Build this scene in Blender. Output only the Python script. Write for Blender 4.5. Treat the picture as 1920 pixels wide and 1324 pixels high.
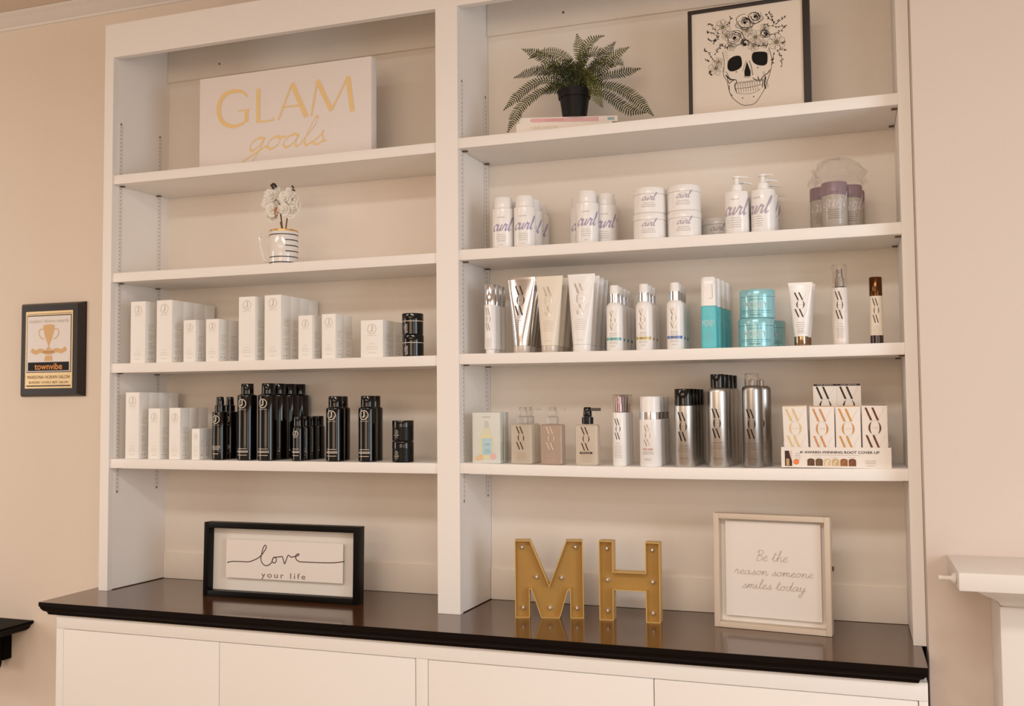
import bpy, bmesh, math, random
from math import sin, cos, pi, radians, sqrt, atan2, tan
from mathutils import Vector, Matrix

for o in list(bpy.data.objects): bpy.data.objects.remove(o)
SC = bpy.context.scene
COL = SC.collection

# ------------------------------------------------------------------ camera
def make_camera():
    yaw, pitch, roll = 0.3315095, 0.0505209, -0.0084716
    fwd = Vector((-sin(yaw)*cos(pitch), cos(yaw)*cos(pitch), sin(pitch)))
    right = Vector((cos(yaw), sin(yaw), 0)); up = right.cross(fwd)
    r = right*cos(roll) + up*sin(roll); u = up*cos(roll) - right*sin(roll)
    cam = bpy.data.cameras.new('camera'); o = bpy.data.objects.new('camera', cam); COL.objects.link(o)
    m = Matrix((r, u, -fwd)).transposed().to_4x4(); m.translation = (2.174, -2.42788, 1.46166)
    o.matrix_world = m
    cam.sensor_width = 36; cam.sensor_fit = 'HORIZONTAL'; cam.lens = 34.3011
    cam.clip_start = 0.05; cam.clip_end = 50
    cam.dof.use_dof = True; cam.dof.focus_distance = 2.55; cam.dof.aperture_fstop = 4.5
    SC.camera = o
make_camera()

# ------------------------------------------------------------------ light and exposure
SC.view_settings.view_transform = 'Standard'; SC.view_settings.look = 'None'
SC.view_settings.gamma = 1.0; SC.view_settings.use_curve_mapping = False
SC.view_settings.exposure = -0.27
W = bpy.data.worlds.new('world'); SC.world = W; W.use_nodes = True
W.node_tree.nodes['Background'].inputs[0].default_value = (0.75, 0.85, 1.0, 1)
W.node_tree.nodes['Background'].inputs[1].default_value = 0.5

def area(name, loc, target, sx, sy, power, color, shape='RECTANGLE', spread=180):
    l = bpy.data.lights.new(name, 'AREA'); l.shape = shape; l.size = sx; l.size_y = sy
    l.energy = power; l.color = color; l.spread = radians(spread)
    o = bpy.data.objects.new(name, l); COL.objects.link(o); o.location = loc
    d = Vector(target) - Vector(loc); o.rotation_euler = d.to_track_quat('-Z', 'Y').to_euler()
    return o

LIGHTS = {
 'CL': (('ceiling_light_panel', (-0.7, -2.3, 2.80), (-0.7, -2.3, 0), 1.5, 0.4), 20, (0.95, 0.93, 0.89)),
 'CR': (('ceiling_light_panel', (1.9, -2.3, 2.80), (1.9, -2.3, 0), 1.5, 0.4), 33, (0.95, 0.93, 0.89)),
 'CB': (('ceiling_light_panel', (0.9, -3.9, 2.80), (0.9, -3.9, 0), 3.0, 0.6), 26, (0.95, 0.93, 0.89)),
 'WR': (('window_daylight', (3.98, -1.55, 1.55), (0.0, -1.2, 1.4), 1.1, 1.5), 33, (0.8, 0.91, 1.0)),
 'WF': (('window_daylight', (1.3, -5.40, 1.98), (1.3, 0, 1.6), 2.6, 1.2), 40, (1.0, 0.72, 0.47)),
 'WS': (('window_daylight', (3.98, -3.75, 1.92), (0.5, -0.8, 1.5), 1.7, 1.2), 15, (1.0, 0.92, 0.83)),  # added fill lamp, brightens the fronts and right-facing panels
 'WL': (('window_daylight', (-2.53, -1.55, 1.6), (0.5, -1.3, 1.5), 0.7, 1.6), 26, (1.0, 0.95, 0.89)),
}
for k_, (a_, p_, c_) in LIGHTS.items(): area(*a_, p_, c_)


# ------------------------------------------------------------------ materials
def lin(c):
    c = c/255.0
    return c/12.92 if c <= 0.04045 else ((c+0.055)/1.055)**2.4
_M = {}
def mat(name, rgb, rough=0.5, metal=0.0, coat=0.0, trans=0.0, ior=1.45, bump=0.0, scale=40.0, var=0.03, alpha=1.0, sheen=0.0, spec=0.5, aniso=None):
    if name in _M: return _M[name]
    m = bpy.data.materials.new(name); m.use_nodes = True; nt = m.node_tree; N = nt.nodes; L = nt.links
    b = N['Principled BSDF']; base = tuple(lin(c) for c in rgb)
    tc = N.new('ShaderNodeTexCoord'); nz = N.new('ShaderNodeTexNoise'); nz.inputs['Scale'].default_value = scale; nz.inputs['Detail'].default_value = 3
    if aniso:
        mp = N.new('ShaderNodeMapping'); mp.inputs['Scale'].default_value = aniso
        L.new(tc.outputs['Object'], mp.inputs['Vector']); L.new(mp.outputs['Vector'], nz.inputs['Vector'])
    else: L.new(tc.outputs['Object'], nz.inputs['Vector'])
    mx = N.new('ShaderNodeMix'); mx.data_type = 'RGBA'
    mx.inputs['A'].default_value = (*[max(0, c*(1-var)) for c in base], 1)
    mx.inputs['B'].default_value = (*[min(1, c*(1+var)) for c in base], 1)
    L.new(nz.outputs['Fac'], mx.inputs['Factor']); L.new(mx.outputs['Result'], b.inputs['Base Color'])
    b.inputs['Roughness'].default_value = rough; b.inputs['Metallic'].default_value = metal
    b.inputs['Coat Weight'].default_value = coat; b.inputs['Coat Roughness'].default_value = 0.06
    b.inputs['Transmission Weight'].default_value = trans; b.inputs['IOR'].default_value = ior
    b.inputs['Alpha'].default_value = alpha; b.inputs['Specular IOR Level'].default_value = spec
    if bump:
        bp = N.new('ShaderNodeBump'); bp.inputs['Strength'].default_value = bump; bp.inputs['Distance'].default_value = 0.002
        L.new(nz.outputs['Fac'], bp.inputs['Height']); L.new(bp.outputs['Normal'], b.inputs['Normal'])
    _M[name] = m; return m

def wood_mat(name, c1, c2, rough, axis=(1, 12, 12), coat=0.0, scale=3.0, spec=0.5):
    if name in _M: return _M[name]
    m = mat(name, c1, rough, coat=coat, bump=0.05, scale=scale, aniso=axis); nt = m.node_tree
    mx = [n for n in nt.nodes if n.type == 'MIX'][0]; nt.nodes['Principled BSDF'].inputs['Specular IOR Level'].default_value = spec
    mx.inputs['A'].default_value = (*[lin(c) for c in c1], 1); mx.inputs['B'].default_value = (*[lin(c) for c in c2], 1)
    nz = [n for n in nt.nodes if n.type == 'TEX_NOISE'][0]; nz.inputs['Detail'].default_value = 8
    return m

PAINT = mat('white_cabinet_paint', (246, 240, 234), 0.42, bump=0.03, scale=60, var=0.01)
BACKP = mat('white_panel_paint', (244, 233, 221), 0.55, bump=0.03, scale=60, var=0.01)  # same white paint, yellowed to put the bays' warm shade into the colour
WALLP = mat('beige_wall_paint', (236, 221, 205), 0.8, bump=0.05, scale=120, var=0.015)
WALLR = mat('cream_wall_paint', (218, 202, 190), 0.8, bump=0.05, scale=120, var=0.015)
TRIM = mat('white_trim_paint', (232, 224, 216), 0.45, var=0.01)
CEIL = mat('ceiling_paint', (216, 196, 176), 0.9, bump=0.05, scale=150, var=0.02)
FLOOR = wood_mat('oak_floor', (142, 122, 102), (170, 150, 130), 0.35, (1, 14, 1), 0.1)
COUNTER = wood_mat('espresso_wood', (66, 36, 14), (92, 55, 22), 0.18, (1.2, 16, 16), 0.3)
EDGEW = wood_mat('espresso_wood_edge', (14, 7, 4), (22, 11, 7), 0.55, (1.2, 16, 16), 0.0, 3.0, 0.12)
BLACKP = mat('black_paint', (10, 7, 5), 0.5, spec=0.06)
GLOSSK = mat('glossy_black', (7, 4, 3), 0.07, coat=0.0, spec=0.6)
SATINK = mat('satin_black', (14, 11, 10), 0.35, spec=0.3)
PLASTW = mat('white_plastic', (247, 243, 240), 0.24, coat=0.2, var=0.01)
CARTON = mat('white_carton', (250, 246, 240), 0.5, var=0.01)
SILVER = mat('brushed_aluminium', (206, 202, 196), 0.36, 1.0, bump=0.02, scale=6, aniso=(1, 1, 60), var=0.05)
STEELD = mat('dark_aluminium', (172, 168, 164), 0.33, 1.0, bump=0.02, scale=6, aniso=(1, 1, 60), var=0.05)
CHROME = mat('chrome', (228, 230, 234), 0.07, 1.0)
CREAM = mat('cream_plastic', (238, 226, 208), 0.35, coat=0.1, var=0.01)
TAUPE = mat('taupe_plastic', (178, 168, 156), 0.25, coat=0.3, var=0.02)
PURPLE = mat('plum_lid', (144, 122, 128), 0.3, var=0.02)
TEAL = mat('teal_plastic', (98, 200, 210), 0.35, var=0.02)
AQUA = mat('aqua_pearl', (150, 208, 216), 0.22, 0.2, coat=0.4, var=0.04)
GOLDP = mat('gold_paint_face', (182, 142, 76), 0.45, 0.25, var=0.06, scale=12)
GOLDR = mat('gold_paint_rim', (214, 176, 104), 0.4, 0.25, var=0.03)
GOLDF = mat('gold_foil', (240, 206, 146), 0.4, 0.0, var=0.02)
GLASSY = mat('frosted_clear_plastic', (240, 236, 230), 0.15, trans=0.85, ior=1.3, var=0.01)
CLEAR = mat('clear_plastic_cap', (250, 246, 242), 0.04, trans=0.97, ior=1.25, var=0.0)
GREEN = mat('fern_green', (44, 50, 18), 0.5, var=0.35, scale=25)
GREEN2 = mat('fern_light_green', (92, 94, 40), 0.5, var=0.3, scale=25)
PETAL = mat('white_petal', (246, 240, 230), 0.6, var=0.02)
INK = mat('black_ink', (16, 11, 9), 0.5, spec=0.2)
INKB = mat('brown_ink', (62, 38, 24), 0.5)
INKG = mat('grey_print', (158, 146, 136), 0.5)
INKL = mat('light_grey_print', (196, 184, 172), 0.5)
INKW = mat('white_print', (232, 220, 205), 0.5)
def ink(rgb, rough=0.5, metal=0.0): return mat('print_%d_%d_%d' % rgb, rgb, rough, metal, var=0.01)

# ------------------------------------------------------------------ mesh helpers
class MB:
    def __init__(s): s.v = []; s.f = []; s.m = []; s.mats = []
    def mi(s, m):
        if m is None: return 0
        if m not in s.mats: s.mats.append(m)
        return s.mats.index(m)
    def add(s, vs, fs, m=None):
        n = len(s.v); s.v += [tuple(p) for p in vs]; k = s.mi(m)
        for f in fs: s.f.append(tuple(i+n for i in f)); s.m.append(k)
        return s
    def box(s, x0, x1, y0, y1, z0, z1, m=None):
        vs = [(x, y, z) for x in (x0, x1) for y in (y0, y1) for z in (z0, z1)]
        fs = [(0, 1, 3, 2), (4, 6, 7, 5), (0, 4, 5, 1), (2, 3, 7, 6), (0, 2, 6, 4), (1, 5, 7, 3)]
        return s.add(vs, fs, m)
    def rings(s, rings, m=None, cap0=True, cap1=True, closed=True):
        n = len(rings[0]); vs = [p for r in rings for p in r]; fs = []
        for i in range(len(rings)-1):
            for j in range(n if closed else n-1):
                a = i*n+j; b = i*n+(j+1) % n; fs.append((a, b, b+n, a+n))
        if cap0: fs.append(tuple(reversed(range(n))))
        if cap1: fs.append(tuple(range((len(rings)-1)*n, len(rings)*n)))
        return s.add(vs, fs, m)
    def lathe(s, prof, m=None, seg=40, c=(0, 0), ell=None):
        rs = []
        for p in prof:
            a, z = p[0], p[1]; b = p[2] if len(p) > 2 else a
            rs.append([(c[0]+a*cos(2*pi*k/seg), c[1]+b*sin(2*pi*k/seg), z) for k in range(seg)])
        return s.rings(rs, m)
    def rrect(s, prof, m=None, c=(0, 0), seg=6):
        # prof: (half width, half depth, corner radius, z)
        rs = []
        for hw, hd, r, z in prof:
            r = min(r, hw*0.999, hd*0.999); ring = []
            for q, (sx, sy) in enumerate([(1, 1), (-1, 1), (-1, -1), (1, -1)]):
                for k in range(seg+1):
                    a = q*pi/2 + k*pi/2/seg
                    ring.append((c[0]+sx*(hw-r)+r*cos(a), c[1]+sy*(hd-r)+r*sin(a), z))
            rs.append(ring)
        return s.rings(rs, m)
    def tube(s, pts, r, m=None, seg=8, r1=None):
        pts = [Vector(p) for p in pts]; rs = []
        n = len(pts); up = Vector((0.123, 0.21, 0.97))
        for i, p in enumerate(pts):
            t = (pts[min(i+1, n-1)]-pts[max(i-1, 0)]).normalized()
            a = t.cross(up).normalized(); b = t.cross(a)
            rr = r if r1 is None else r+(r1-r)*i/(n-1)
            rs.append([tuple(p+a*rr*cos(2*pi*k/seg)+b*rr*sin(2*pi*k/seg)) for k in range(seg)])
        return s.rings(rs, m)
    def sphere(s, c, r, m=None, seg=16, rz=None):
        rz = rz or r; rs = []
        for i in range(1, seg//2):
            a = pi*i/(seg//2); rs.append([(c[0]+r*sin(a)*cos(2*pi*k/seg), c[1]+r*sin(a)*sin(2*pi*k/seg), c[2]-rz*cos(a)) for k in range(seg)])
        return s.rings(rs, m)
    def prism(s, poly, y0, y1, m=None, holes=None):
        n = len(poly); vs = [(x, y0, z) for x, z in poly]+[(x, y1, z) for x, z in poly]
        fs = [tuple(range(n)), tuple(reversed(range(n, 2*n)))]
        for i in range(n): j = (i+1) % n; fs.append((i, i+n, j+n, j))
        return s.add(vs, fs, m)
    def mesh(s, name, bevel=0.0, smooth=True, angle=35):
        me = bpy.data.meshes.new(name); me.from_pydata(s.v, [], s.f)
        for m in s.mats: me.materials.append(m)
        if len(s.mats) > 1:
            for p, k in zip(me.polygons, s.m): p.material_index = k
        bm = bmesh.new(); bm.from_mesh(me)
        bmesh.ops.recalc_face_normals(bm, faces=bm.faces)
        if bevel:
            es = [e for e in bm.edges if len(e.link_faces) == 2 and e.calc_face_angle(0) > radians(40)]
            bmesh.ops.bevel(bm, geom=es, offset=bevel, segments=2, profile=0.6, affect='EDGES', clamp_overlap=True)
        bm.to_mesh(me); bm.free()
        if smooth:
            me.polygons.foreach_set('use_smooth', [True]*len(me.polygons)); me.set_sharp_from_angle(angle=radians(angle))
        return me

def obj(name, mb, m=None, parent=None, loc=None, rz=0, bevel=0.0, label=None, smooth=True):
    if isinstance(mb, MB):
        if m is not None and not mb.mats: mb.mats = [m]
        me = mb.mesh(name, bevel, smooth)
    else:
        me = mb
        if m is not None and not me.materials: me.materials.append(m)
    o = bpy.data.objects.new(name, me); COL.objects.link(o)
    if parent: o.parent = parent
    if loc: o.location = loc
    if rz: o.rotation_euler = (0, 0, rz)
    if label: o['label'] = label
    return o
def tag(o, label=None, cat=None, group=None, kind=None):
    if label: o['label'] = label
    if cat: o['category'] = cat
    if group: o['group'] = group
    if kind: o['kind'] = kind
    return o
def thing(name, label, cat, loc=(0, 0, 0), rz=0, group=None, rx=0, ry=0):
    o = bpy.data.objects.new(name, None); o.empty_display_size = 0.05; COL.objects.link(o)
    o.location = loc; o.rotation_euler = (rx, ry, rz)
    return tag(o, label, cat, group)
def dup(root, loc, rz=None, label=None, group=None):
    def cp(o, parent):
        c = o.copy(); COL.objects.link(c)
        if parent: c.parent = parent
        for ch in list(KIDS.get(o.name, [])):
            KIDS.setdefault(c.name, []).append(cp(ch, c))
        return c
    r = cp(root, None); r.location = loc
    if rz is not None: r.rotation_euler = (root.rotation_euler[0], root.rotation_euler[1], rz)
    if label: r['label'] = label
    if group: r['group'] = group
    return r
KIDS = {}
def index_kids():
    KIDS.clear()
    for o in COL.objects:
        if o.parent: KIDS.setdefault(o.parent.name, []).append(o)
def row(proto, spots, labels, group=None):
    """the first spot takes the prototype itself, the others take copies of it"""
    index_kids()
    for i, (sp, lb) in enumerate(zip(spots, labels)):
        loc = sp[:3]; rz = sp[3] if len(sp) > 3 else proto.rotation_euler[2]
        if i == 0:
            continue
        dup(proto, loc, rz, lb, group)
    proto.location = spots[0][:3]
    if len(spots[0]) > 3: proto.rotation_euler[2] = spots[0][3]
    tag(proto, labels[0], None, group)
    return proto

# ------------------------------------------------------------------ flat print: ribbons, lettering
def catmull(p, n=6, closed=False):
    out = []; L = len(p)
    rng = range(L if closed else L-1)
    for i in rng:
        if closed: a, b, c, d = p[(i-1) % L], p[i], p[(i+1) % L], p[(i+2) % L]
        else: a, b, c, d = p[max(i-1, 0)], p[i], p[i+1], p[min(i+2, L-1)]
        for k in range(n):
            t = k/n
            out.append(tuple(0.5*((2*b[j])+(-a[j]+c[j])*t+(2*a[j]-5*b[j]+4*c[j]-d[j])*t*t+(-a[j]+3*b[j]-3*c[j]+d[j])*t**3) for j in range(2)))
    if not closed: out.append(tuple(p[-1]))
    return out
class Print:
    """flat artwork in (x, z) that is laid onto a surface by a mapping"""
    def __init__(s): s.v = []; s.f = []; s.l = []; s.k = 0
    def lay(s):          # each stroke sits a hair above the one before it
        n = len(s.v)-len(s.l); s.l += [s.k % 20+0.9*i/max(1, n) for i in range(n)]; s.k += 1; return s
    def poly(s, pts):
        n = len(s.v); s.v += list(pts); s.f.append(tuple(range(n, n+len(pts)))); return s.lay()
    def ribbon(s, pts, w, smooth=True, n=6, closed=False, pen=None, w2=None, cut=0):
        if smooth: pts = catmull(pts, n, closed)
        elif cut:
            q = []
            for a, b in zip(pts[:-1], pts[1:]):
                for k in range(cut): q.append((a[0]+(b[0]-a[0])*k/cut, a[1]+(b[1]-a[1])*k/cut))
            pts = q+[pts[-1]]
        L = len(pts); k0 = len(s.v)
        for i, p in enumerate(pts):
            a = pts[(i-1) % L] if closed else pts[max(i-1, 0)]; b = pts[(i+1) % L] if closed else pts[min(i+1, L-1)]
            dx, dz = b[0]-a[0], b[1]-a[1]; l = sqrt(dx*dx+dz*dz) or 1e-9; nx, nz = -dz/l, dx/l
            if pen is not None: ww = w+(w2-w)*abs(sin(atan2(dz, dx)-pen))**1.5
            elif w2 is not None: ww = w+(w2-w)*sin(pi*i/(L-1))
            else: ww = w
            s.v += [(p[0]+nx*ww/2, p[1]+nz*ww/2), (p[0]-nx*ww/2, p[1]-nz*ww/2)]
        for i in range(L if closed else L-1):
            a = k0+2*i; b = k0+2*((i+1) % L); s.f.append((a, b, b+1, a+1))
        return s.lay()
    def disc(s, c, rx, rz=None, n=16):
        rz = rz or rx; return s.poly([(c[0]+rx*cos(2*pi*k/n), c[1]+rz*sin(2*pi*k/n)) for k in range(n)])
    def rect(s, x0, x1, z0, z1, cut=1):
        for k in range(cut):
            a = x0+(x1-x0)*k/cut; b = x0+(x1-x0)*(k+1)/cut; s.poly([(a, z0), (b, z0), (b, z1), (a, z1)])
        return s
    def merge(s, vf, f=lambda p: p):
        n = len(s.v); s.v += [f(p) for p in vf[0]]; s.f += [tuple(i+n for i in q) for q in vf[1]]; return s.lay()
    def text(s, t, x, z, w, h=None, bold=0.0, shear=0.0, align='C', spacing=1.0):
        vs, fs, bw, bh = text_geo(t, bold, shear, spacing)
        kx = w/bw; kz = (h/bh) if h else kx
        ox = {'C': x-w/2, 'L': x, 'R': x-w}[align]; oz = z-(h or bh*kx)/2
        return s.merge((vs, fs), lambda p: (ox+p[0]*kx, oz+p[1]*kz))
    def xf(s, fn): s.v = [fn(p) for p in s.v]; return s
    def obj(s, name, mapping, m, parent, label=None):
        pts = []; sx_ = getattr(mapping, 'axis', 'y') == 'x'
        for p, k in zip(s.v, s.l):
            q = mapping(p[0], p[1]); d = k*1.4e-5; pts.append((q[0]+d, q[1], q[2]) if sx_ else (q[0], q[1]-d, q[2]))
        me = bpy.data.meshes.new(name); me.from_pydata(pts, [], s.f); me.materials.append(m)
        o = bpy.data.objects.new(name, me); COL.objects.link(o); o.parent = parent
        if label: o['label'] = label
        return o
_T = {}
def text_geo(t, bold=0.0, shear=0.0, spacing=1.0):
    key = (t, bold, shear, spacing)
    if key in _T: return _T[key]
    c = bpy.data.curves.new('t', 'FONT'); c.body = t; c.offset = bold; c.shear = shear; c.space_character = spacing; c.resolution_u = 3; c.fill_mode = 'FRONT'
    o = bpy.data.objects.new('t', c); COL.objects.link(o); bpy.context.view_layer.update()
    me = bpy.data.meshes.new_from_object(o.evaluated_get(bpy.context.evaluated_depsgraph_get()))
    vs = [(v.co.x, v.co.y) for v in me.vertices]; fs = [tuple(p.vertices) for p in me.polygons]
    bpy.data.objects.remove(o); bpy.data.curves.remove(c); bpy.data.meshes.remove(me)
    x0 = min(p[0] for p in vs); x1 = max(p[0] for p in vs); z0 = min(p[1] for p in vs); z1 = max(p[1] for p in vs)
    vs = [(p[0]-x0, p[1]-z0) for p in vs]; _T[key] = (vs, fs, x1-x0, z1-z0); return _T[key]
def flat(y, x0=0, z0=0):
    return lambda x, z: (x0+x, y, z0+z)
def cyl(r, zc=0, off=0.0, x0=0, eps=0.0005):
    def f(x, z):
        a = (x+off)/r; return (x0+(r+eps)*sin(a), -(r+eps)*cos(a), zc+z)
    return f
def side_x(x, y0=0, z0=0):          # onto a face looking +X: artwork x runs along +Y
    f = lambda a, z: (x, y0+a, z0+z)
    f.axis = 'x'; return f

# handwriting: stroke letters, x-height 1
HW = {
 'a': ([[(1.0, .85), (.6, 1.0), (.15, .7), (.1, .25), (.4, 0), (.8, .3), (1.0, .9), (.98, .3), (1.15, 0), (1.5, .25)]], 1.4),
 'e': ([[(0, .3), (.5, .5), (.8, .8), (.55, 1.05), (.2, .7), (.2, .2), (.55, 0), (1.1, .25)]], 1.05),
 's': ([[(0, .1), (.45, .6), (.6, 1.05), (.65, .7), (.85, .35), (.6, 0), (.2, .08)], [(.75, .12), (1.1, .25)]], 1.05),
 'o': ([[(.6, 1.0), (.15, .75), (.1, .25), (.45, 0), (.85, .3), (.85, .8), (.55, 1.0), (.8, .85), (1.25, .9)]], 1.2),
 'n': ([[(0, .3), (.25, 1.0), (.2, 0), (.35, .6), (.75, 1.0), (.9, .7), (.85, .2), (1.1, 0), (1.4, .3)]], 1.35),
 'm': ([[(0, .3), (.2, 1.0), (.18, 0), (.35, .7), (.65, 1.0), (.72, .6), (.68, 0), (.85, .7), (1.15, 1.0), (1.25, .6), (1.2, .2), (1.4, 0), (1.7, .3)]], 1.65),
 'r': ([[(0, .2), (.3, 1.1), (.45, .9), (.75, .95), (.7, .4), (.85, 0), (1.2, .3)]], 1.15),
 't': ([[(0, .3), (.4, 1.2), (.5, 2.0), (.35, .5), (.55, 0), (.95, .3)], [(.1, 1.35), (.85, 1.45)]], .9),
 'h': ([[(0, .3), (.5, 1.6), (.6, 2.2), (.4, 2.1), (.25, 0), (.45, .7), (.8, 1.0), (.95, .6), (.95, .15), (1.15, 0), (1.45, .3)]], 1.35),
 'i': ([[(0, .3), (.25, .95), (.25, .25), (.45, 0), (.8, .3)], [(.33, 1.45), (.36, 1.55)]], .75),
 'l': ([[(0, .3), (.5, 1.4), (.55, 2.1), (.35, 2.1), (.2, .6), (.45, 0), (.8, .3)]], .75),
 'd': ([[(.95, .85), (.55, 1.0), (.15, .7), (.1, .25), (.4, 0), (.8, .4), (1.15, 2.1), (1.0, .5), (1.15, 0), (1.5, .3)]], 1.4),
 'y': ([[(0, .5), (.2, 1.0), (.25, .3), (.5, .05), (.85, .4), (1.0, 1.0), (.9, -.5), (.5, -1.3), (.25, -1.0), (.6, -.3), (1.3, .3)]], 1.25),
 'g': ([[(1.0, .85), (.6, 1.0), (.15, .7), (.1, .25), (.4, 0), (.8, .4), (1.0, .95), (.85, -.3), (.45, -1.3), (0, -1.5), (-.3, -1.2), (.3, -.5), (1.4, .3)]], 1.35),
 'B': ([[(.35, 2.1), (.25, 0)], [(-.1, 1.7), (.35, 2.25), (1.0, 2.1), (1.0, 1.4), (.4, 1.15), (1.1, .95), (1.15, .3), (.6, -.05), (.1, .1)]], 1.35),
 'c': ([[(.85, .8), (.6, 1.05), (.2, .75), (.1, .3), (.4, 0), (.95, .3)]], .95),
 'u': ([[(0, .6), (.2, 1.0), (.15, .3), (.4, 0), (.8, .5), (.9, 1.0), (.85, .3), (1.05, 0), (1.35, .3)]], 1.25),
 '.': ([[(.15, 0), (.2, .08)]], .4), ' ': ([], .8),
}
def handwrite(pr, t, x, z, w, xh, thick, slant=0.25, pen=None, thick2=None, align='C', n=5):
    adv = sum(HW[c][1] for c in t); k = w/adv; cx = x-(w/2 if align == 'C' else 0)
    for c in t:
        st, a = HW[c]
        for s_ in st:
            pr.ribbon([(cx+p[0]*k+p[1]*xh*slant, z+p[1]*xh) for p in s_], thick, n=n, pen=pen, w2=thick2)
        cx += a*k
    return pr

def bar_emblem(w, h):
    """W, ring, W built from slanted bars; returns (bold print, fine print)"""
    A = Print(); B = Print(); X = lambda x: (x-0.5)*w; Z = lambda z: (z-0.5)*h
    for zt, zb in ((1.0, 0.69), (0.34, 0.02)):
        dx = 0.02 if zt < 0.5 else 0.0
        for x0, x1 in ((0.06, 0.30), (0.36, 0.60)):
            t = 0.095
            q = [(X(x0+dx+(x1-x0)*k/3), Z(zt+(zb-zt)*k/3)) for k in range(4)]; tt = t*w
            for a, b in zip(q[:-1], q[1:]): A.poly([(a[0], a[1]), (a[0]+tt, a[1]), (b[0]+tt, b[1]), (b[0], b[1])])
        for x0, x1 in ((0.34, 0.44), (0.64, 0.94)):
            B.ribbon([(X(x0+dx), Z(zb)), (X(x1+dx), Z(zt))], w*0.007, smooth=False, cut=3)
    r = 0.27*w; rz = 0.168*h
    n = 14
    for sgn in (1, -1):
        out = [(X(0.5)+sgn*r*1.05*cos(a), Z(0.515)+rz*sin(a)) for a in [(-0.95+1.9*k/n) for k in range(n+1)]]
        inn = [(X(0.5)+sgn*(r*1.05-r*0.30*cos(a))*cos(a), Z(0.515)+rz*sin(a)) for a in [(-0.95+1.9*k/n) for k in range(n+1)]]
        for k in range(n): A.poly([out[k], out[k+1], inn[k+1], inn[k]])
    ring = [(X(0.5)+r*cos(2*pi*k/28), Z(0.515)+rz*sin(2*pi*k/28)) for k in range(28)]
    B.ribbon(ring, w*0.009, smooth=False, closed=True)
    B.text('COLOR', X(0.5), Z(0.515), w*0.30, h*0.022)
    return A, B
def lines(pr, x, z, w, n, dz, h=0.0007, seed=1):
    rnd = random.Random(seed)
    for k in range(n):
        ww = w*rnd.uniform(0.7, 1.0); pr.rect(x-ww/2, x+ww/2, z-k*dz-h/2, z-k*dz+h/2, 4)
    return pr
def j_emblem(r, t=None, name=True):
    p = Print(); t = t or r*0.16
    p.ribbon([(r*cos(2*pi*k/32), r*sin(2*pi*k/32)) for k in range(32)], t, smooth=False, closed=True)
    p.ribbon([(r*.12, r*.72), (r*.12, r*.2), (r*.10, -r*.25), (-r*.05, -r*.48), (-r*.32, -r*.42)], r*.24, n=4)
    p.rect(-r*.1, r*.28, r*.62, r*.74)
    if name: p.text('J BEVERLY HILLS', 0, -r*1.42, r*2.1, r*.26)
    return p

# ------------------------------------------------------------------ the room
ZC = 0.90                                   # counter top
def struct(name, mb, m, bevel=0.0):
    o = obj(name, mb, m, bevel=bevel); o['kind'] = 'structure'; return o
struct('floor', MB().box(-2.6, 4.1, -5.5, 0.30, -0.05, 0.0), FLOOR)
struct('ceiling', MB().box(-2.6, 4.1, -5.5, 0.30, 2.845, 2.93), CEIL)
struct('wall_back', MB().box(-2.6, 4.1, 0.245, 0.36, 0, 2.845), WALLP)
struct('wall_chimney', MB().box(2.3285, 3.98, -0.060, 0.244, 0, 2.844), WALLR)
def holed_x(x0, x1, y0, y1, z0, z1, hy0, hy1, hz0, hz1):
    m = MB(); m.box(x0, x1, y0, hy0, z0, z1); m.box(x0, x1, hy1, y1, z0, z1); m.box(x0, x1, hy0, hy1, z0, hz0); m.box(x0, x1, hy0, hy1, hz1, z1); return m
m = holed_x(4.0, 4.1, -2.60, 0.244, 0, 2.844, -2.15, -0.95, 0.75, 2.35); m2_ = holed_x(4.0, 4.1, -5.5, -2.60, 0, 2.844, -4.65, -2.85, 1.27, 2.57)  # the second opening is added for the fill lamp
m.add(m2_.v, m2_.f); struct('wall_right', m, WALLR)
struct('wall_left', holed_x(-2.7, -2.6, -5.5, 0.244, 0, 2.844, -1.95, -1.15, 0.75, 2.45), WALLP)
m = MB(); m.box(-2.6, -0.05, -5.6, -5.5, 0, 2.844); m.box(2.65, 4.0, -5.6, -5.5, 0, 2.844); m.box(-0.05, 2.65, -5.6, -5.5, 0, 1.33); m.box(-0.05, 2.65, -5.6, -5.5, 2.63, 2.844)
struct('wall_front', m, WALLP)
def wframe(name, axis, p, a0, a1, z0, z1, w=0.05):
    m = MB()
    def b(u0, u1, v0, v1):
        if axis == 'x': m.box(p-0.03, p+0.03, u0, u1, v0, v1)
        else: m.box(u0, u1, p-0.03, p+0.03, v0, v1)
    b(a0, a0+w, z0, z1); b(a1-w, a1, z0, z1); b(a0+w, a1-w, z0, z0+w); b(a0+w, a1-w, z1-w, z1); b(a0+w, a1-w, (z0+z1)/2-0.02, (z0+z1)/2+0.02)
    struct(name, m, TRIM)
wframe('window_1', 'x', 4.06, -2.149, -0.951, 0.751, 2.349); wframe('window_4', 'x', 4.06, -4.649, -2.851, 1.271, 2.569); wframe('window_2', 'x', -2.66, -1.949, -1.151, 0.751, 2.449); wframe('window_3', 'y', -5.56, -0.049, 2.649, 1.331, 2.629)  # second right-wall window is added, unseen, to go with the fill lamp
# crown moulding along the back wall
def crown(name, x0, x1, yw, zt):
    prof = [(0, -.034), (-.006, -.034), (-.010, -.028), (-.022, -.024), (-.040, -.012), (-.050, -.008), (-.062, -.006), (-.068, -.001), (0, -.001)]
    prof = [(a, b*1.0) for a, b in prof]
    struct(name, MB().rings([[(x, yw+a*1.1, zt+b) for a, b in prof] for x in (x0, x1)]), TRIM)
crown('trim_1', -2.59, 2.32, 0.245, 2.845)
struct('baseboard_back', MB().box(-2.6, -0.003, 0.228, 0.245, 0, 0.13), TRIM, 0.003)

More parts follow.
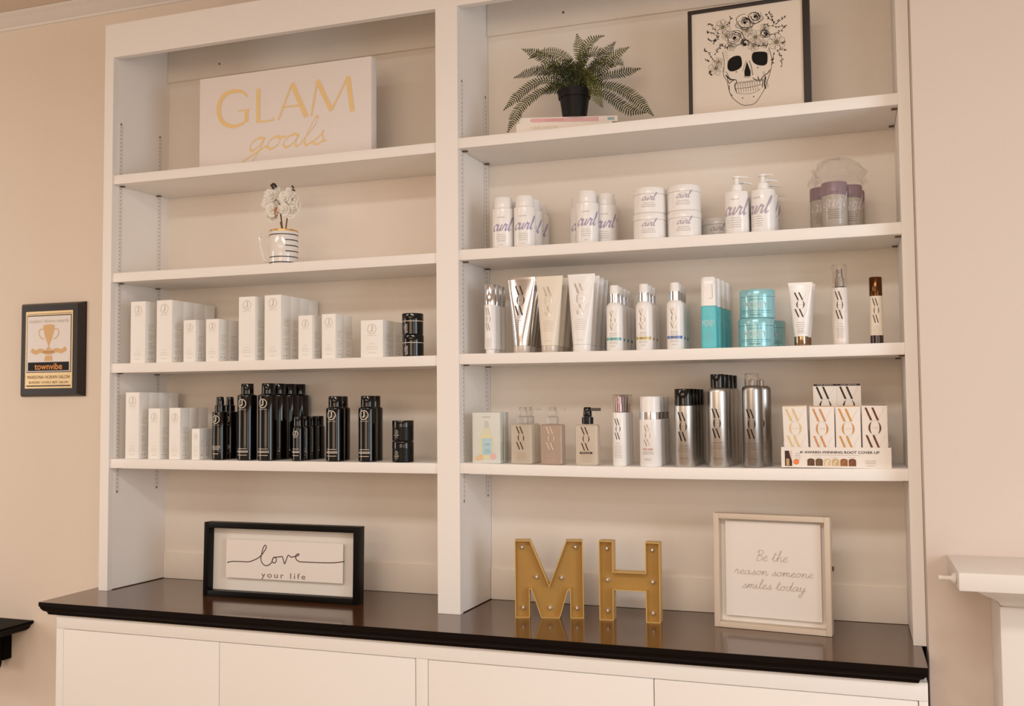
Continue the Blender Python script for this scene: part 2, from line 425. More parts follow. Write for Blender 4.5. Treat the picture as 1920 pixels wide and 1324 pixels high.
# ------------------------------------------------------------------ built-in bookcase
X0, X1, X2, X3, X4, X5 = 0.0, 0.0325, 1.123, 1.1875, 2.300, 2.3275
PL, PM = 0.0515, 1.1945                     # faces of the side panels that look to the right
DL, DR = 0.242, 0.224
ZH, ZT = 2.5466, 2.6525; TH = 0.0284
bc = thing('bookcase', 'white painted built-in bookcase of two bays standing on the dark counter', 'bookcase', (0, 0, ZC))
def bpart(name, mb, m=PAINT, bevel=0.0015, parent=bc, label=None): return obj(name, mb, m, parent, bevel=bevel, label=label)
def zb(*a): return [v-ZC for v in a]
z0 = 0.0005
bpart('stile', MB().box(X0, X1, -0.0, 0.02, z0, ZT-ZC), bevel=0); bpart('stile', MB().box(X2, X3, 0.0, 0.02, z0, ZT-ZC), bevel=0); bpart('stile', MB().box(X4, X5, 0.0, 0.02, z0, ZT-ZC), bevel=0)
bpart('header', MB().box(X1+.0001, X2-.0001, 0.0, 0.02, ZH-ZC, ZT-ZC), bevel=0); bpart('header', MB().box(X3+.0001, X4-.0001, 0.0, 0.02, ZH-ZC, ZT-ZC), bevel=0)
def panel(xa, xf, xk, d):          # side panels stand a few millimetres out of square
    zt_, zb0 = 2.643-ZC, z0+.002
    bpart('side_panel', MB().rings([[(xa, .0202, z), (xf, .0202, z), (xk, d, z), (xa, d, z)] for z in (zb0, zt_)]), bevel=0)
PFL, PFM = .0328, 1.1865
def px_(k, y): a, b, d = ((PFL, PL, DL) if k == 'L' else (PFM, PM, DR)); return a+(b-a)*(y-.0202)/(d-.0202)
panel(0.012, PFL, PL, DL); panel(1.128, PFM, PM, DL); panel(2.3275, 2.3005, 2.3005, DL)
bpart('back_panel', MB().box(PL, 1.128, DL, DL+.0025, z0, 2.643-ZC), BACKP, 0); bpart('back_panel', MB().box(PM, 2.3005, DR, DR+.0205, z0, 2.643-ZC), BACKP, 0)
bpart('top_panel', MB().box(X1, X4, 0.0202, 0.244, 2.6440-ZC, 2.652-ZC))
m = MB().box(PL, 1.128, DL-.010, DL-.0002, 2.536-ZC, 2.643-ZC); bpart('nailer_strip', m, BACKP)
m = MB().box(PM, 2.3005, DR-.010, DR-.0002, 2.536-ZC, 2.643-ZC); bpart('nailer_strip', m, BACKP)
for sx_, sy_ in ((0.2548, DL), (1.4287, DR)): bpart('screw', MB().lathe([(0.0035, 0), (0.0035, .0006), (.0025, .001)], None, 10), mat('rusty_screw', (120, 100, 85), 0.6), 0).matrix_local = Matrix.Translation((sx_, sy_-.0102, 2.5755-ZC)) @ Matrix.Rotation(pi/2, 4, 'X')
bpart('skirting', MB().box(PL, 1.128, DL-.008, DL-.0002, z0, .084), BACKP, .002); bpart('skirting', MB().box(PM, 2.3005, DR-.008, DR-.0002, z0, .088), BACKP, .002)
# slotted shelf standards let into the side panels
STD = mat('painted_standard', (240, 233, 227), 0.4); SLOT = mat('slot_dark', (70, 56, 50), 0.7)
def standard(xf, y, za, zb_):
    m = MB(); m.box(xf-.0005, xf+.0012, y-.0065, y+.0065, za, zb_, STD)
    m.box(xf, xf+.0016, y+.0060, y+.0064, za, zb_, mat('standard_edge', (176, 164, 154), 0.5))
    k = za+.006
    while k < zb_-.006: m.box(xf+.0010, xf+.0015, y-.0014, y+.0014, k-.0013, k+.0013, SLOT); k += 0.0122
    for z in (za+.004, zb_-.004): m.box(xf+.0010, xf+.0018, y-.0022, y+.0022, z-.003, z+.003, SLOT)
    bpart('shelf_standard', m, None, 0)
for kk_, ys, zts in (('L', (0.0330, 0.1985), (2.3475, 2.348)), ('M', (0.0285, 0.196), (2.350, 2.354))):
    for y, zt in zip(ys, zts): standard(px_(kk_, y)+.0006, y, 1.193-ZC, zt-ZC)
CLIP = mat('metal_clip', (96, 78, 66), 0.4, 0.6)
def shelf(xa, xb, xk, z, d, sag, name='shelf'):
    m = MB(); n = 12; rs = []
    for k in range(n+1):
        t = k/n; dz = -sag*4*t*(1-t); x = xa+(xb-xa)*t; q = (xk-xa)*(1-t)
        rs.append([(x, .004, z+dz), (x, .0035, z-TH+dz), (x+q, d, z-TH+dz), (x+q, d, z+dz)])
    m.rings(rs); o = bpart('shelf', m, PAINT, 0.0012)
    for y in (0.0345, 0.190):
        xq = xa+(xk-xa)*(y-.004)/(d-.004)
        for x0, x1 in ((xq+.0003, xq+.013), (xb-.013, xb-.0003)):
            obj('shelf_clip', MB().box(x0, x1, y-.005, y+.005, z-TH-.0032, z-TH-.0004), CLIP, o)
SL = {'L1': 2.1755, 'L2': 1.8704, 'L3': 1.5907, 'L4': 1.2995, 'R1': 2.1805, 'R2': 1.8746, 'R3': 1.5931, 'R4': 1.3011}
SAG = {'L1': .001, 'L2': .001, 'L3': .001, 'L4': .0005, 'R1': .001, 'R2': .001, 'R3': .002, 'R4': .0045}
for k, z in SL.items():
    if k[0] == 'L': shelf(0.0330, 1.1275, .0525, z-ZC, DL-.001, SAG[k])
    else: shelf(1.1876, 2.3000, 1.1960, z-ZC, DR-.001, SAG[k])
def zs(k, x):
    a, b = (0.0556, 1.1275) if k[0] == 'L' else (1.198, 2.30)
    t = (x-a)/(b-a); return SL[k]-SAG[k]*4*t*(1-t)+.0002

# ------------------------------------------------------------------ counter and base cabinet
ct = MB(); prof = [(-.1921, 0), (-.1921, -.012), (-.1900, -.0135), (-.1885, -.019), (-.1835, -.026), (-.1765, -.030), (-.1740, -.0375)]
def inset(k): return -(prof[k][0]+.1921)
rs = []
for yv, zv in prof:
    i_ = yv+.1921
    rs.append([(-.0406+i_, yv, zv), (2.3172-i_, yv, zv), (2.3172-i_, .2445, zv), (-.0406+i_, .2445, zv)])
def ctop(): 
    m = MB(); m.rings(rs); return m
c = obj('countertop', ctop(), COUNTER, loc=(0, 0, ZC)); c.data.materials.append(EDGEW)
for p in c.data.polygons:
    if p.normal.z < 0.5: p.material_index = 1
tag(c, 'long dark espresso wood counter top with moulded edge under the bookcase', 'countertop')
# the counter stops short of the chimney breast where it passes it
bs = thing('base_cabinet', 'white base cabinet with flat doors under the dark counter', 'cabinet', (0, 0, 0))
FY = -.165; ZB = .8624
m = MB().box(0, 2.3172, FY+.02, .2445, 0.0, ZB-.0002); obj('carcass', m, PAINT, bs, bevel=.001)
def fr(x0, x1, za, zb_): obj('face_frame', MB().box(x0, x1, FY, FY+.0198, za, zb_), PAINT, bs, bevel=.001)
DT = .822
fr(0.0, 2.3172, DT+.0015, ZB-.0004); fr(0, .026, .09, DT+.001); fr(1.134, 1.166, .09, DT+.001); fr(2.299, 2.3172, .09, DT+.001); fr(0, 2.3172, 0.001, .0885)
for x0, x1 in ((.028, .5535), (.5555, 1.132), (1.168, 1.733), (1.735, 2.297)):
    obj('door', MB().box(x0, x1, FY-.0015, FY+.0185, .0905, DT), PAINT, bs, bevel=.0015)

# ------------------------------------------------------------------ mantel on the chimney breast
mt = thing('mantel', 'white fireplace mantel shelf with crown moulding on the cream chimney breast', 'mantel', (2.371, -.0605, 0))
obj('mantel_shelf', MB().box(0, 1.25, -.2395, 0, 1.082, 1.118), TRIM, mt, bevel=.002)
pr_ = [(-.205, 1.0818), (-.200, 1.074), (-.188, 1.066), (-.172, 1.058), (-.160, 1.050), (-.157, 1.044), (-.150, 1.040), (-.140, 1.036)]
m = MB(); m.rings([[(x0_, 0, z), (x0_, y, z), (1.25-x0_, y, z), (1.25-x0_, 0, z)] for (y, z), x0_ in zip(pr_, [.2395+y_ for y_, _ in pr_])])
obj('crown_moulding', m, TRIM, mt)
obj('frieze', MB().box(.10, 1.15, -.118, 0, .86, 1.0358), TRIM, mt, bevel=.002)
for x in (.085, 1.025):
    obj('pilaster', MB().box(x, x+.14, -.132, 0, 0.0, 1.0357), TRIM, mt, bevel=.003)
m = MB(); m.lathe([(.0, 0), (.0105, .0005), (.0115, .004), (.0085, .007), (.0050, .010), (.0045, .024), (.0058, .029), (.0050, .033), (0, .034)], None, 20)
pg = obj('hanging_peg', m, TRIM, mt); pg.matrix_local = Matrix.Translation((-.0002, -.19, 1.098)) @ Matrix.Rotation(-pi/2, 4, 'Y')

# ------------------------------------------------------------------ black wall shelf at the far left
ws = thing('wall_shelf', 'small black wall shelf with moulded edge and bracket at the lower left', 'shelf', (-.4924, .2448, .727))
pr_ = [(0, 0), (0, -.010), (-.006, -.014), (-.014, -.018), (-.020, -.028), (-.032, -.036)]
m = MB(); m.rings([[(d_, 0, z), (d_, -.27-d_, z), (-.75-d_, -.27-d_, z), (-.75-d_, 0, z)] for d_, z in [(0.0, 0), (.0, -.008), (-.004, -.012), (-.012, -.016), (-.018, -.027), (-.034, -.036)]])
obj('shelf_top', m, BLACKP, ws)
m = MB()
for k in range(4): m.lathe([(0, -.160), (.0055, -.156), (.0085, -.142), (.0095, -.12), (.0105, -.0365)], None, 14, c=(-.104-.0195*k, -.045+0*k))
obj('bracket', m, BLACKP, ws)
m = MB().box(-.172, -.094, -.038, 0, -.135, -.0362); obj('bracket_plate', m, BLACKP, ws, bevel=.004)

# ------------------------------------------------------------------ award plaque
pq = thing('award_plaque', 'black framed readers award plaque with gold trophy print on the beige wall', 'plaque', (-.5586, .2447, 1.4955))
pw, ph = .276, .3235
m = MB(); m.rings([[(0, -.0, 0), (pw, 0, 0), (pw, 0, ph), (0, 0, ph)], [(0, -.006, 0), (pw, -.006, 0), (pw, -.006, ph), (0, -.006, ph)], [(.012, -.021, .008), (pw-.020, -.021, .008), (pw-.020, -.021, ph-.008), (.012, -.021, ph-.008)]])
obj('board', m, mat('plaque_black_lacquer', (36, 24, 14), 0.38, coat=.0, var=.1, spec=.3), pq)
def r_(x0, x1, za, zb_, y0, y1): return MB().box(x0, x1, y0, y1, za, zb_)
obj('gold_plate', r_(.033, .237, .028, .294, -.0225, -.0208), mat('plaque_gold', (214, 184, 134), 0.35, .25, var=.05), pq)
obj('picture_border', r_(.0385, .232, .082, .281, -.0230, -.0224), mat('plaque_dark_border', (60, 40, 22), 0.4), pq)
obj('picture', r_(.0415, .229, .0855, .277, -.0235, -.0229), mat('plaque_white', (236, 228, 222), 0.4), pq)
fp = lambda y: flat(y)
Print().rect(.046, .2245, .088, .118).obj('name_band', fp(-.0239), INK, pq)
Print().text('townvibe', .1355, .103, .120, .022, bold=.015).obj('band_lettering', fp(-.0243), ink((230, 150, 60)), pq)
Print().text("readers' choice awards", .1355, .2605, .170, .013).obj('heading_lettering', fp(-.0239), INKL, pq)
Print().text('MARSONA HORAN SALON', .135, .0665, .184, .0115).text("READERS' CHOICE BEST SALON", .135, .0485, .170, .0085).obj('plate_lettering', fp(-.0229), ink((96, 62, 26)), pq)
Print().rect(.039, .231, .034, .0385).rect(.039, .231, .2845, .286).obj('plate_rule', fp(-.0229), ink((66, 44, 24)), pq)
t_ = Print()
t_.poly([(.110, .243), (.161, .243), (.156, .218), (.148, .196), (.140, .180), (.137, .168), (.134, .168), (.131, .180), (.123, .196), (.115, .218)])
t_.disc((.1355, .243), .0255, .005)
t_.ribbon([(.112, .232), (.096, .230), (.093, .215), (.104, .201), (.116, .197)], .0035).ribbon([(.159, .232), (.175, .230), (.178, .215), (.167, .201), (.155, .197)], .0035)
t_.poly([(.128, .168), (.143, .168), (.147, .156), (.124, .156)]).poly([(.121, .140), (.150, .140), (.153, .122), (.118, .122)])
t_.ribbon([(.060, .161), (.080, .152), (.100, .158), (.135, .150), (.170, .158), (.190, .154), (.211, .164)], .015)
t_.obj('trophy_print', fp(-.0239), ink((224, 182, 126)), pq)
Print().text('WINNER', .1355, .1525, .05, .007).obj('ribbon_lettering', fp(-.0243), ink((150, 96, 44)), pq)
ORD = {1: [''], 2: ['front', 'rear'], 3: ['front', 'middle', 'rear'], 4: ['frontmost', 'second', 'third', 'rearmost'], 5: ['frontmost', 'second', 'third', 'fourth', 'rearmost']}
def lab(n, fmt): return [fmt.format(ORD[n][i]) for i in range(n)]

INKC = mat('faint_grey_print', (206, 195, 184), 0.5)
# ---- white cartons with a ringed J emblem
def carton(w, d, h, er, ez, label, group, name='carton'):
    t = thing(name, label, 'box', group=group)
    obj('box_body', MB().box(-w/2, w/2, 0, d, 0, h), CARTON, t, bevel=.0008)
    j_emblem(er, er*.11).obj('emblem', flat(-.0004, 0, h-ez), INKC, t)
    p = Print(); lines(p, 0, .030, w*.62, 2, .0062, .0008, 3); lines(p, 0, .0125, w*.45, 1, .005, .0009, 4)
    lines(p, 0, .038, w*.3, 1, .006, .0007, 5)
    p.obj('small_print', flat(-.0004), INKC, t)
    q = Print(); n = int(h*.52/.0055)
    for k in range(n):
        if k % 5 != 4: q.rect(d*.22, d*(.80-.12*((k*7) % 3)), h*.62-k*.0055, h*.62-k*.0055-.0010)
    for k in range(2): q.disc((d*(.30+.28*k), .013), .0026)
    q.obj('side_print', side_x(w/2+.0004), INKC, t)
    return t
zL3 = zs('L3', .5); f_ = .015
def carton_row(x, w, d, h, er, ez, n, z, labels, group, gap=.0012, y0=f_):
    c = carton(w, d, h, er, ez, labels[0], group); row(c, [(x, y0+k*(d+gap), z) for k in range(n)], labels, group)
GC = 'white cartons on the upper carton shelf of the left bay'
carton_row(.1235, .0545, .0520, .1891, .0125, .026, 1, zs('L3', .12), ['tall white carton alone at the left end of the upper carton shelf'], GC)
carton_row(.2205, .0560, .0515, .1895, .0135, .026, 4, zs('L3', .22), lab(4, 'tall white carton, {} in the deep row second from left on upper carton shelf'), GC)
carton_row(.3123, .0430, .0470, .1262, .0105, .022, 1, zs('L3', .31), ['short white carton just right of the tall deep row, upper carton shelf'], GC)
carton_row(.3925, .0445, .0490, .1264, .0105, .022, 2, zs('L3', .39), lab(2, 'short white carton, {} of the pair before the next tall cartons, upper carton shelf'), GC)
carton_row(.5125, .0560, .0500, .1880, .0130, .024, 1, zs('L3', .51), ['tall white carton in the middle of upper carton shelf, left of the tallest row'], GC)
carton_row(.5998, .0552, .0510, .1892, .0135, .024, 4, zs('L3', .6), lab(4, 'tall white carton, {} in the long row at the middle of upper carton shelf'), GC)
carton_row(.7076, .0450, .0490, .1257, .0105, .023, 1, zs('L3', .7), ['short white carton right of the middle tall row on upper carton shelf'], GC)
carton_row(.7833, .0436, .0490, .1268, .0115, .023, 2, zs('L3', .78), lab(2, 'short white carton, {} of the pair left of the squat cartons, upper carton shelf'), GC)
carton_row(.9196, .0687, .0660, .1044, .0130, .025, 2, zs('L3', .92), lab(2, 'squat wide white carton, {} of the pair beside the black jars'), GC)
GC = 'white cartons on the lowest shelf of the left bay'
carton_row(.1060, .0500, .0450, .2022, .0125, .026, 4, zs('L4', .1), lab(4, 'tall white carton, {} in the row at the left end of the lowest left shelf'), GC)
carton_row(.1868, .0420, .0460, .1530, .0105, .026, 1, zs('L4', .19), ['medium white carton in front of the tall leftmost row, lowest left shelf'], GC)
carton_row(.2615, .0395, .0440, .1542, .0110, .028, 3, zs('L4', .26), lab(3, 'medium white carton, {} in the row left of the smallest cartons, lowest left shelf'), GC)
carton_row(.3367, .0273, .0250, .0920, .0065, .022, 3, zs('L4', .33), lab(3, 'smallest white carton, {} in the row beside the black spray bottles'), GC)

# ---- black cans and jars of the left bay
def small_lines(w, z, n=3, dz=.006, h=.0011, seed=2):
    p = Print(); lines(p, 0, z, w, n, dz, h, seed); return p
def black_can(r, h, hs, rc, label, group, er, ez):
    t = thing('spray_can', label, 'spray can', group=group)
    obj('can_body', MB().lathe([(r*.90, 0), (r, .0025), (r, hs-.006), (r*.97, hs-.003), (rc+.0015, hs), (rc+.0005, hs+.001)]), GLOSSK, t)
    obj('cap', MB().lathe([(rc, hs+.0012), (rc, h-.0025), (rc*.93, h)]), GLOSSK, t)
    e = j_emblem(er); e.obj('emblem', cyl(r, hs-ez), INKW, t)
    p = small_lines(r*1.15, .034, 1, .006, .0013); lines(p, 0, .0275, r*1.5, 2, .0035, .0016, 5); lines(p, 0, .0155, r*1.5, 1, .005, .0014, 8)
    p.obj('small_print', cyl(r), INKW, t); return t
GB = 'black bottles and cans on the lowest shelf of the left bay'
def black_spray(label, group):
    r = .0225; t = thing('spray_bottle', label, 'bottle', group=group)
    obj('bottle_body', MB().lathe([(r*.92, 0), (r, .002), (r, .139), (r*.96, .1415), (.012, .142)]), GLOSSK, t)
    obj('pump_collar', MB().lathe([(.0150, .1422), (.0150, .160), (.012, .162)]), GLOSSK, t)
    obj('pump_head', MB().lathe([(.0118, .1622), (.0115, .172), (.0105, .184), (.0095, .186)]), GLOSSK, t)
    j_emblem(.0115).obj('emblem', cyl(r, .119), INKW, t)
    p = small_lines(.030, .040, 3, .0045, .0014); lines(p, 0, .018, .026, 1, .005, .0014, 8); p.obj('small_print', cyl(r), INKW, t); return t
s = black_spray('', GB)
row(s, [(.404, .040, zs('L4', .4)), (.4055, .087, zs('L4', .4))], lab(2, 'black spray bottle with stepped pump, {} of two right of the smallest cartons'), GB)
c = black_can(.0285, .2238, .1925, .0182, '', GB, .0125, .027)
row(c, [(.4985, .040, zs('L4', .5))], ['tall black can standing alone left of the row of tall black cans'], GB)
index_kids()
tl = lab(4, 'tall black can, {} in the row of four at the middle of lowest left shelf')
for k in range(4): dup(c, (.5715, .036+k*.0578, zs('L4', .57)), None, tl[k], GB)
c = black_can(.0180, .1266, .0975, .0150, '', GB, .0082, .020)
row(c, [(.6735, .036+k*.0375, zs('L4', .67)) for k in range(4)], lab(4, 'short black can, {} in the row between tall and medium black cans'), GB)
c = black_can(.0265, .1840, .1525, .0200, '', GB, .0125, .022)
row(c, [(.7920, .040, zs('L4', .79)), (.7790, .094, zs('L4', .78))], lab(2, 'medium black can, {} of the pair right of the short black cans'), GB)
index_kids()
ml = lab(2, 'medium black can, {} of the pair nearest the stacked black clay jars')
for k, sp in enumerate([(.8945, .040), (.8840, .094)]): dup(c, (*sp, zs('L4', .88)), None, ml[k], GB)

def jar(r, h, hl, bm, lm, label, group, cat='jar', ringm=None, lidr=None):
    t = thing('jar', label, cat, group=group); lidr = lidr or r
    obj('jar_body', MB().lathe([(r*.93, 0), (r*.985, .002), (r*.985, h-hl-.0006)]), bm, t)
    obj('lid', MB().lathe([(lidr, h-hl), (lidr, h-.0022), (lidr*.97, h)]), lm, t)
    if ringm: obj('jar_ring', MB().lathe([(r*.9, h-hl-.0022), (r*1.003, h-hl-.0020), (r*1.003, h-hl-.0004), (r*.9, h-hl-.0002)]), ringm, t)
    return t
GJ = 'stacked black jars of the left bay'
for k, lb in enumerate(('glossy black jar with white ring, bottom of the stack on upper carton shelf', 'glossy black jar with white ring, top of the stack on upper carton shelf')):
    t = jar(.0298, .0590, .0205, GLOSSK, GLOSSK, lb, GJ, ringm=INKW); t.location = (1.0368-.0012*k, .035, zs('L3', 1.03)+k*.0597)
    p = Print(); p.text('silk', 0, 0, .026, .0125, bold=.01); p.xf(lambda q: (-q[1], q[0])); p.obj('lettering', cyl(.0295, .0175, -.008), INKL, t)
for k, lb in enumerate(('satin black jar, bottom of the stack at the right end of lowest left shelf', 'satin black jar, top of the stack at the right end of lowest left shelf')):
    t = jar(.0298, .0570, .0185, SATINK, GLOSSK, lb, GJ); t.location = (1.0037, .038, zs('L4', 1.0)+k*.0577)
    p = Print().text('CLAY', 0, 0, .016, .0055, bold=.03); p.text('wax', 0, -.0065, .009, .003)
    p.merge((j_emblem(.0045, .0011, False).v, j_emblem(.0045, .0011, False).f), lambda q: (q[0], q[1]+.009)); p.obj('lettering', cyl(.0295, .017, -.006), INKL, t)

# ---- canvas sign
sg = thing('canvas_sign', 'white canvas sign with gold lettering on the top left shelf', 'sign', (.3139, .052, zs('L1', .6)))
obj('canvas', MB().box(0, .586, 0, .034, 0, .286), mat('white_canvas', (236, 226, 220), .8, bump=.25, scale=500, var=.01), sg, bevel=.002)
def P2(x, z): return (x, z)
gl = Print(); TH_, TN = .0125, .0048
def gz(x, v): return v          # artwork given in metres on the canvas
b0 = .130; cap = .103            # baseline and capital height
def S(*pts, w=TH_, w2=None, sm=False): gl.ribbon([(.070+(x-.070)*1.055, b0+z*cap) for x, z in pts], w*1.12, smooth=sm, w2=(w2*1.12 if w2 else None), cut=0 if sm else 1, n=8)
S((.166, .80), (.150, .96), (.120, 1.02), (.088, .93), (.072, .70), (.070, .42), (.085, .12), (.118, -.03), (.150, .03), (.165, .14), w=.0045, w2=.0135, sm=True)
S((.163, .40), (.163, .06), w=.0115); S((.135, .415), (.172, .415), w=.0035)
S((.202, 1.0), (.202, 0), w=.012); S((.196, .018), (.252, .018), w=.0045); S((.252, .10), (.252, 0.0), w=.0035)
S((.268, 0), (.312, 1.02), w=.0048); S((.312, 1.03), (.358, 0), w=.0130); S((.285, .36), (.338, .36), w=.0045)
S((.374, 0), (.392, 1.0), w=.0050); S((.392, 1.02), (.437, .10), w=.0125); S((.437, .10), (.488, 1.02), w=.0050); S((.488, 1.02), (.502, 0), w=.0125)
gl.obj('gold_capitals', flat(-.0006), GOLDF, sg)
sc_ = Print(); handwrite(sc_, 'goals', .303, .046, .262, .037, .0018, slant=.45, pen=1.05, thick2=.0080, n=8)
sc_.obj('gold_script', flat(-.0006), GOLDF, sg)

# ---- mug with white flowers
mg = thing('mug', 'white striped mug with gold rim holding flowers on the left bay shelf', 'mug', (.6080, .060, zs('L2', .6)), rz=0)
m = MB(); m.lathe([(.036, 0), (.0405, .002), (.0415, .008), (.0415, .1015), (.0410, .1030), (.0385, .1030), (.038, .100), (.038, .006), (.0, .006)], None, 48)
obj('mug_body', m, mat('mug_ceramic', (240, 234, 228), .12, coat=.6, var=.01), mg)
obj('gold_rim', MB().lathe([(.0412, .0985), (.0420, .0990), (.0420, .1032), (.0412, .1038), (.0385, .1036), (.038, .1030)], None, 48), mat('gold_rim', (222, 178, 104), .2, .8), mg)
p = Print()
for z_, a0, a1 in ((.0885, -.075, .09), (.0720, .027, .09), (.0555, .027, .09), (.0390, .027, .09), (.0225, -.075, .09), (.0065, -.075, .09)):
    p.ribbon([(a0+(a1-a0)*k/24, z_) for k in range(25)], .0028, smooth=False)
p.obj('navy_stripes', cyl(.0415), mat('navy_print', (30, 28, 40), .3), mg)
hp = [(.0400, .086), (.050, .0905), (.062, .0895), (.0695, .082), (.0675, .060), (.062, .035), (.055, .014), (.0405, .012)]
obj('handle', MB().tube([(-.84*r_q, -.54*r_q, z_q) for r_q, z_q in hp], .0038, None, 10), mat('mug_ceramic', (240, 234, 228)), mg)
fl = thing('flower_bunch', 'bunch of white artificial flowers standing in the striped mug', 'flowers', (.608, .060, zs('L2', .6)+.0065))
rn = random.Random(4)
for k, (x, y, z) in enumerate([(-.012, 0, .125), (-.020, .004, .195), (.022, -.004, .190)]):
    obj('stem', MB().tube([(0, 0, 0), (x*.3, y, .09), (x, y, z)], .0022), mat('flower_stem', (120, 84, 50), .6), fl)
def blossom(c, r, seed):
    m = MB(); q = random.Random(seed)
    for layer in range(3):
        n = 6-layer
        for k in range(n):
            a = 2*pi*k/n+q.random()+layer; rr = r*(1-.25*layer); tilt = .25+.38*layer
            d = Vector((cos(a)*cos(tilt), -sin(tilt), sin(a)*cos(tilt))); s_ = Vector((-sin(a), 0, cos(a)))
            b = Vector(c); pts = []
            for i, (l, w_) in enumerate([(0, .12), (.35, .42), (.7, .5), (.95, .34), (1.05, .1)]):
                for e in (-1, 0, 1): pts.append(b+d*rr*l+s_*rr*w_*e+Vector((0, -.10*rr*(1-abs(e))+.18*rr*sin(3*l+e+k), 0)))
            fs = [(i*3+j, i*3+j+1, i*3+j+4, i*3+j+3) for i in range(4) for j in range(2)]
            m.add(pts, fs)
    return m
for k, (x, y, z, r) in enumerate([(-.045, 0, .205, .020), (-.028, .012, .192, .021), (-.052, -.004, .178, .020), (-.036, -.006, .160, .021), (-.014, .010, .172, .022), (-.020, .004, .212, .020), (.010, -.006, .192, .022), (.030, 0, .186, .022), (.020, .010, .165, .021), (.038, .002, .168, .020), (.008, -.010, .158, .020), (.022, -.006, .205, .018), (-.044, .01, .145, .018), (.026, -.004, .148, .018)]):
    obj('blossom', blossom((x, y, z), r, k), PETAL, fl)
m = MB()
for c_ in ((-.036, -.01, .234), (-.030, -.011, .237), (-.025, -.012, .235), (-.021, -.012, .230), (-.030, -.012, .226)): m.sphere(c_, .0045, None, 10)
obj('bud_cluster', m, mat('dark_bud', (58, 44, 30), .6), fl)
m = MB()
for c_ in ((.034, -.01, .226), (.038, -.011, .221), (.036, -.011, .215), (.041, -.010, .213)): m.sphere(c_, .0030, None, 10)
obj('bud_cluster', m, mat('dark_bud', (58, 44, 30)), fl)
obj('brown_leaf', MB().rings([[(-.012, -.03, .127), (-.012, -.03, .1271)], [(-.006, -.032, .150), (-.014, -.030, .146)], [(-.001, -.032, .160), (-.011, -.031, .162)], [(-.004, -.031, .1632), (-.006, -.031, .1634)]], None, False, False, False), mat('brown_leaf', (176, 112, 60), .6), fl)

# ---- fern, books
BX, BY = 1.4976, .070
zr = zs('R1', 1.5)
b1 = thing('book', 'cream book with faint gold spine title, lower of the two under the fern', 'book', (1.3520, .0110, zr), rz=.245)
obj('cover', MB().box(0, .255, .0, .165, 0, .0022).box(0, .255, 0, .165, .0228, .025).box(0, .255, 0, .0022, .0022, .0228), mat('cream_cover', (240, 226, 212), .5, var=.01), b1)
obj('pages', MB().box(.003, .252, .0022, .162, .0023, .0227), mat('paper', (232, 222, 204), .8, bump=.2, scale=300, aniso=(1, 1, 30)), b1)
Print().text('HAIR DESIGN', .075, .0125, .070, .0095).obj('spine_title', flat(-.0004), ink((218, 204, 176)), b1)
b2 = thing('book', 'pink and white book, upper of the two directly under the fern pot', 'book', (1.3590, .0140, zr+.0254), rz=.27)
PK = mat('pink_cover', (226, 176, 174), .45, var=.02); WC = mat('white_cover', (238, 226, 214), .45, var=.01)
m = MB(); m.box(0, .262, .0, .150, 0, .0015, WC).box(0, .262, 0, .150, .0140, .0155, WC).box(0, .262, 0, .0016, .0015, .0140, WC); obj('cover', m, None, b2)
obj('pages', MB().box(.003, .259, .0016, .147, .0016, .0139), mat('paper', (232, 222, 204)), b2)
Print().poly([(.028, .0078), (.034, .0028), (.212, .0016), (.212, .0140), (.034, .0130)]).obj('spine_band', flat(-.0003), PK, b2)
Print().text('THE HAIR BOOK', .095, .0078, .052, .0050).obj('spine_title', flat(-.0007), ink((206, 140, 134)), b2)
Print().rect(.236, .254, .0045, .0115).obj('spine_logo', flat(-.0003), ink((150, 180, 186)), b2)
pot = thing('potted_fern', 'green artificial fern in a black plastic pot on two books', 'plant', (BX, BY, zr+.0413))
m = MB().lathe([(.0310, 0), (.0322, .001), (.0395, .052), (.0430, .0525), (.0455, .0700), (.0455, .0725), (.0420, .0725), (.0405, .064), (0, .064)], None, 40)
obj('pot', m, mat('black_pot', (16, 12, 10), .45, var=.05, spec=.25), pot)
obj('soil', MB().lathe([(.0400, .0645), (.030, .070), (0, .072)], None, 24), mat('moss', (34, 30, 20), .9, bump=1.0, scale=200, var=.3), pot)
FR = {1: [(-.041, -.014, .076), (-.072, -.028, .076), (-.107, -.042, .055), (-.141, -.056, .017), (-.167, -.07, -.042)], 2: [(-.063, -.006, .108), (-.096, -.012, .107), (-.133, -.018, .087), (-.166, -.024, .058), (-.193, -.03, .032)],
 3: [(-.074, .015, .138), (-.109, .03, .152), (-.148, .045, .154), (-.194, .06, .151)], 4: [(-.023, -.005, .124), (-.057, -.01, .154), (-.095, -.015, .179), (-.143, -.02, .201)],
 5: [(-.006, .016, .147), (-.038, .032, .183), (-.073, .048, .204), (-.119, .064, .212), (-.156, .08, .207)], 6: [(.019, .003, .145), (.015, .007, .188), (.006, .01, .234)],
 7: [(.017, .012, .153), (.024, .025, .195), (.046, .037, .224), (.075, .05, .234)], 8: [(.027, -.01, .149), (.048, -.02, .165), (.082, -.03, .159), (.098, -.04, .149)],
 9: [(.054, .023, .147), (.075, .047, .184), (.1, .07, .223)], 10: [(.067, -.003, .134), (.105, -.005, .153), (.134, -.008, .163), (.156, -.01, .173)],
 11: [(.077, -.013, .114), (.106, -.025, .129), (.131, -.038, .124), (.146, -.05, .108)], 12: [(.074, .02, .11), (.106, .04, .12), (.172, .06, .135)],
 13: [(.054, -.004, .085), (.104, -.008, .073), (.152, -.012, .045), (.188, -.016, .009), (.218, -.02, -.023)], 14: [(.063, .01, .069), (.097, .02, .049), (.143, .03, .015), (.188, .04, .006)],
 15: [(.03, -.02, .121), (.059, -.04, .083), (.075, -.06, .037), (.097, -.08, -.006)]}
rn = random.Random(11)
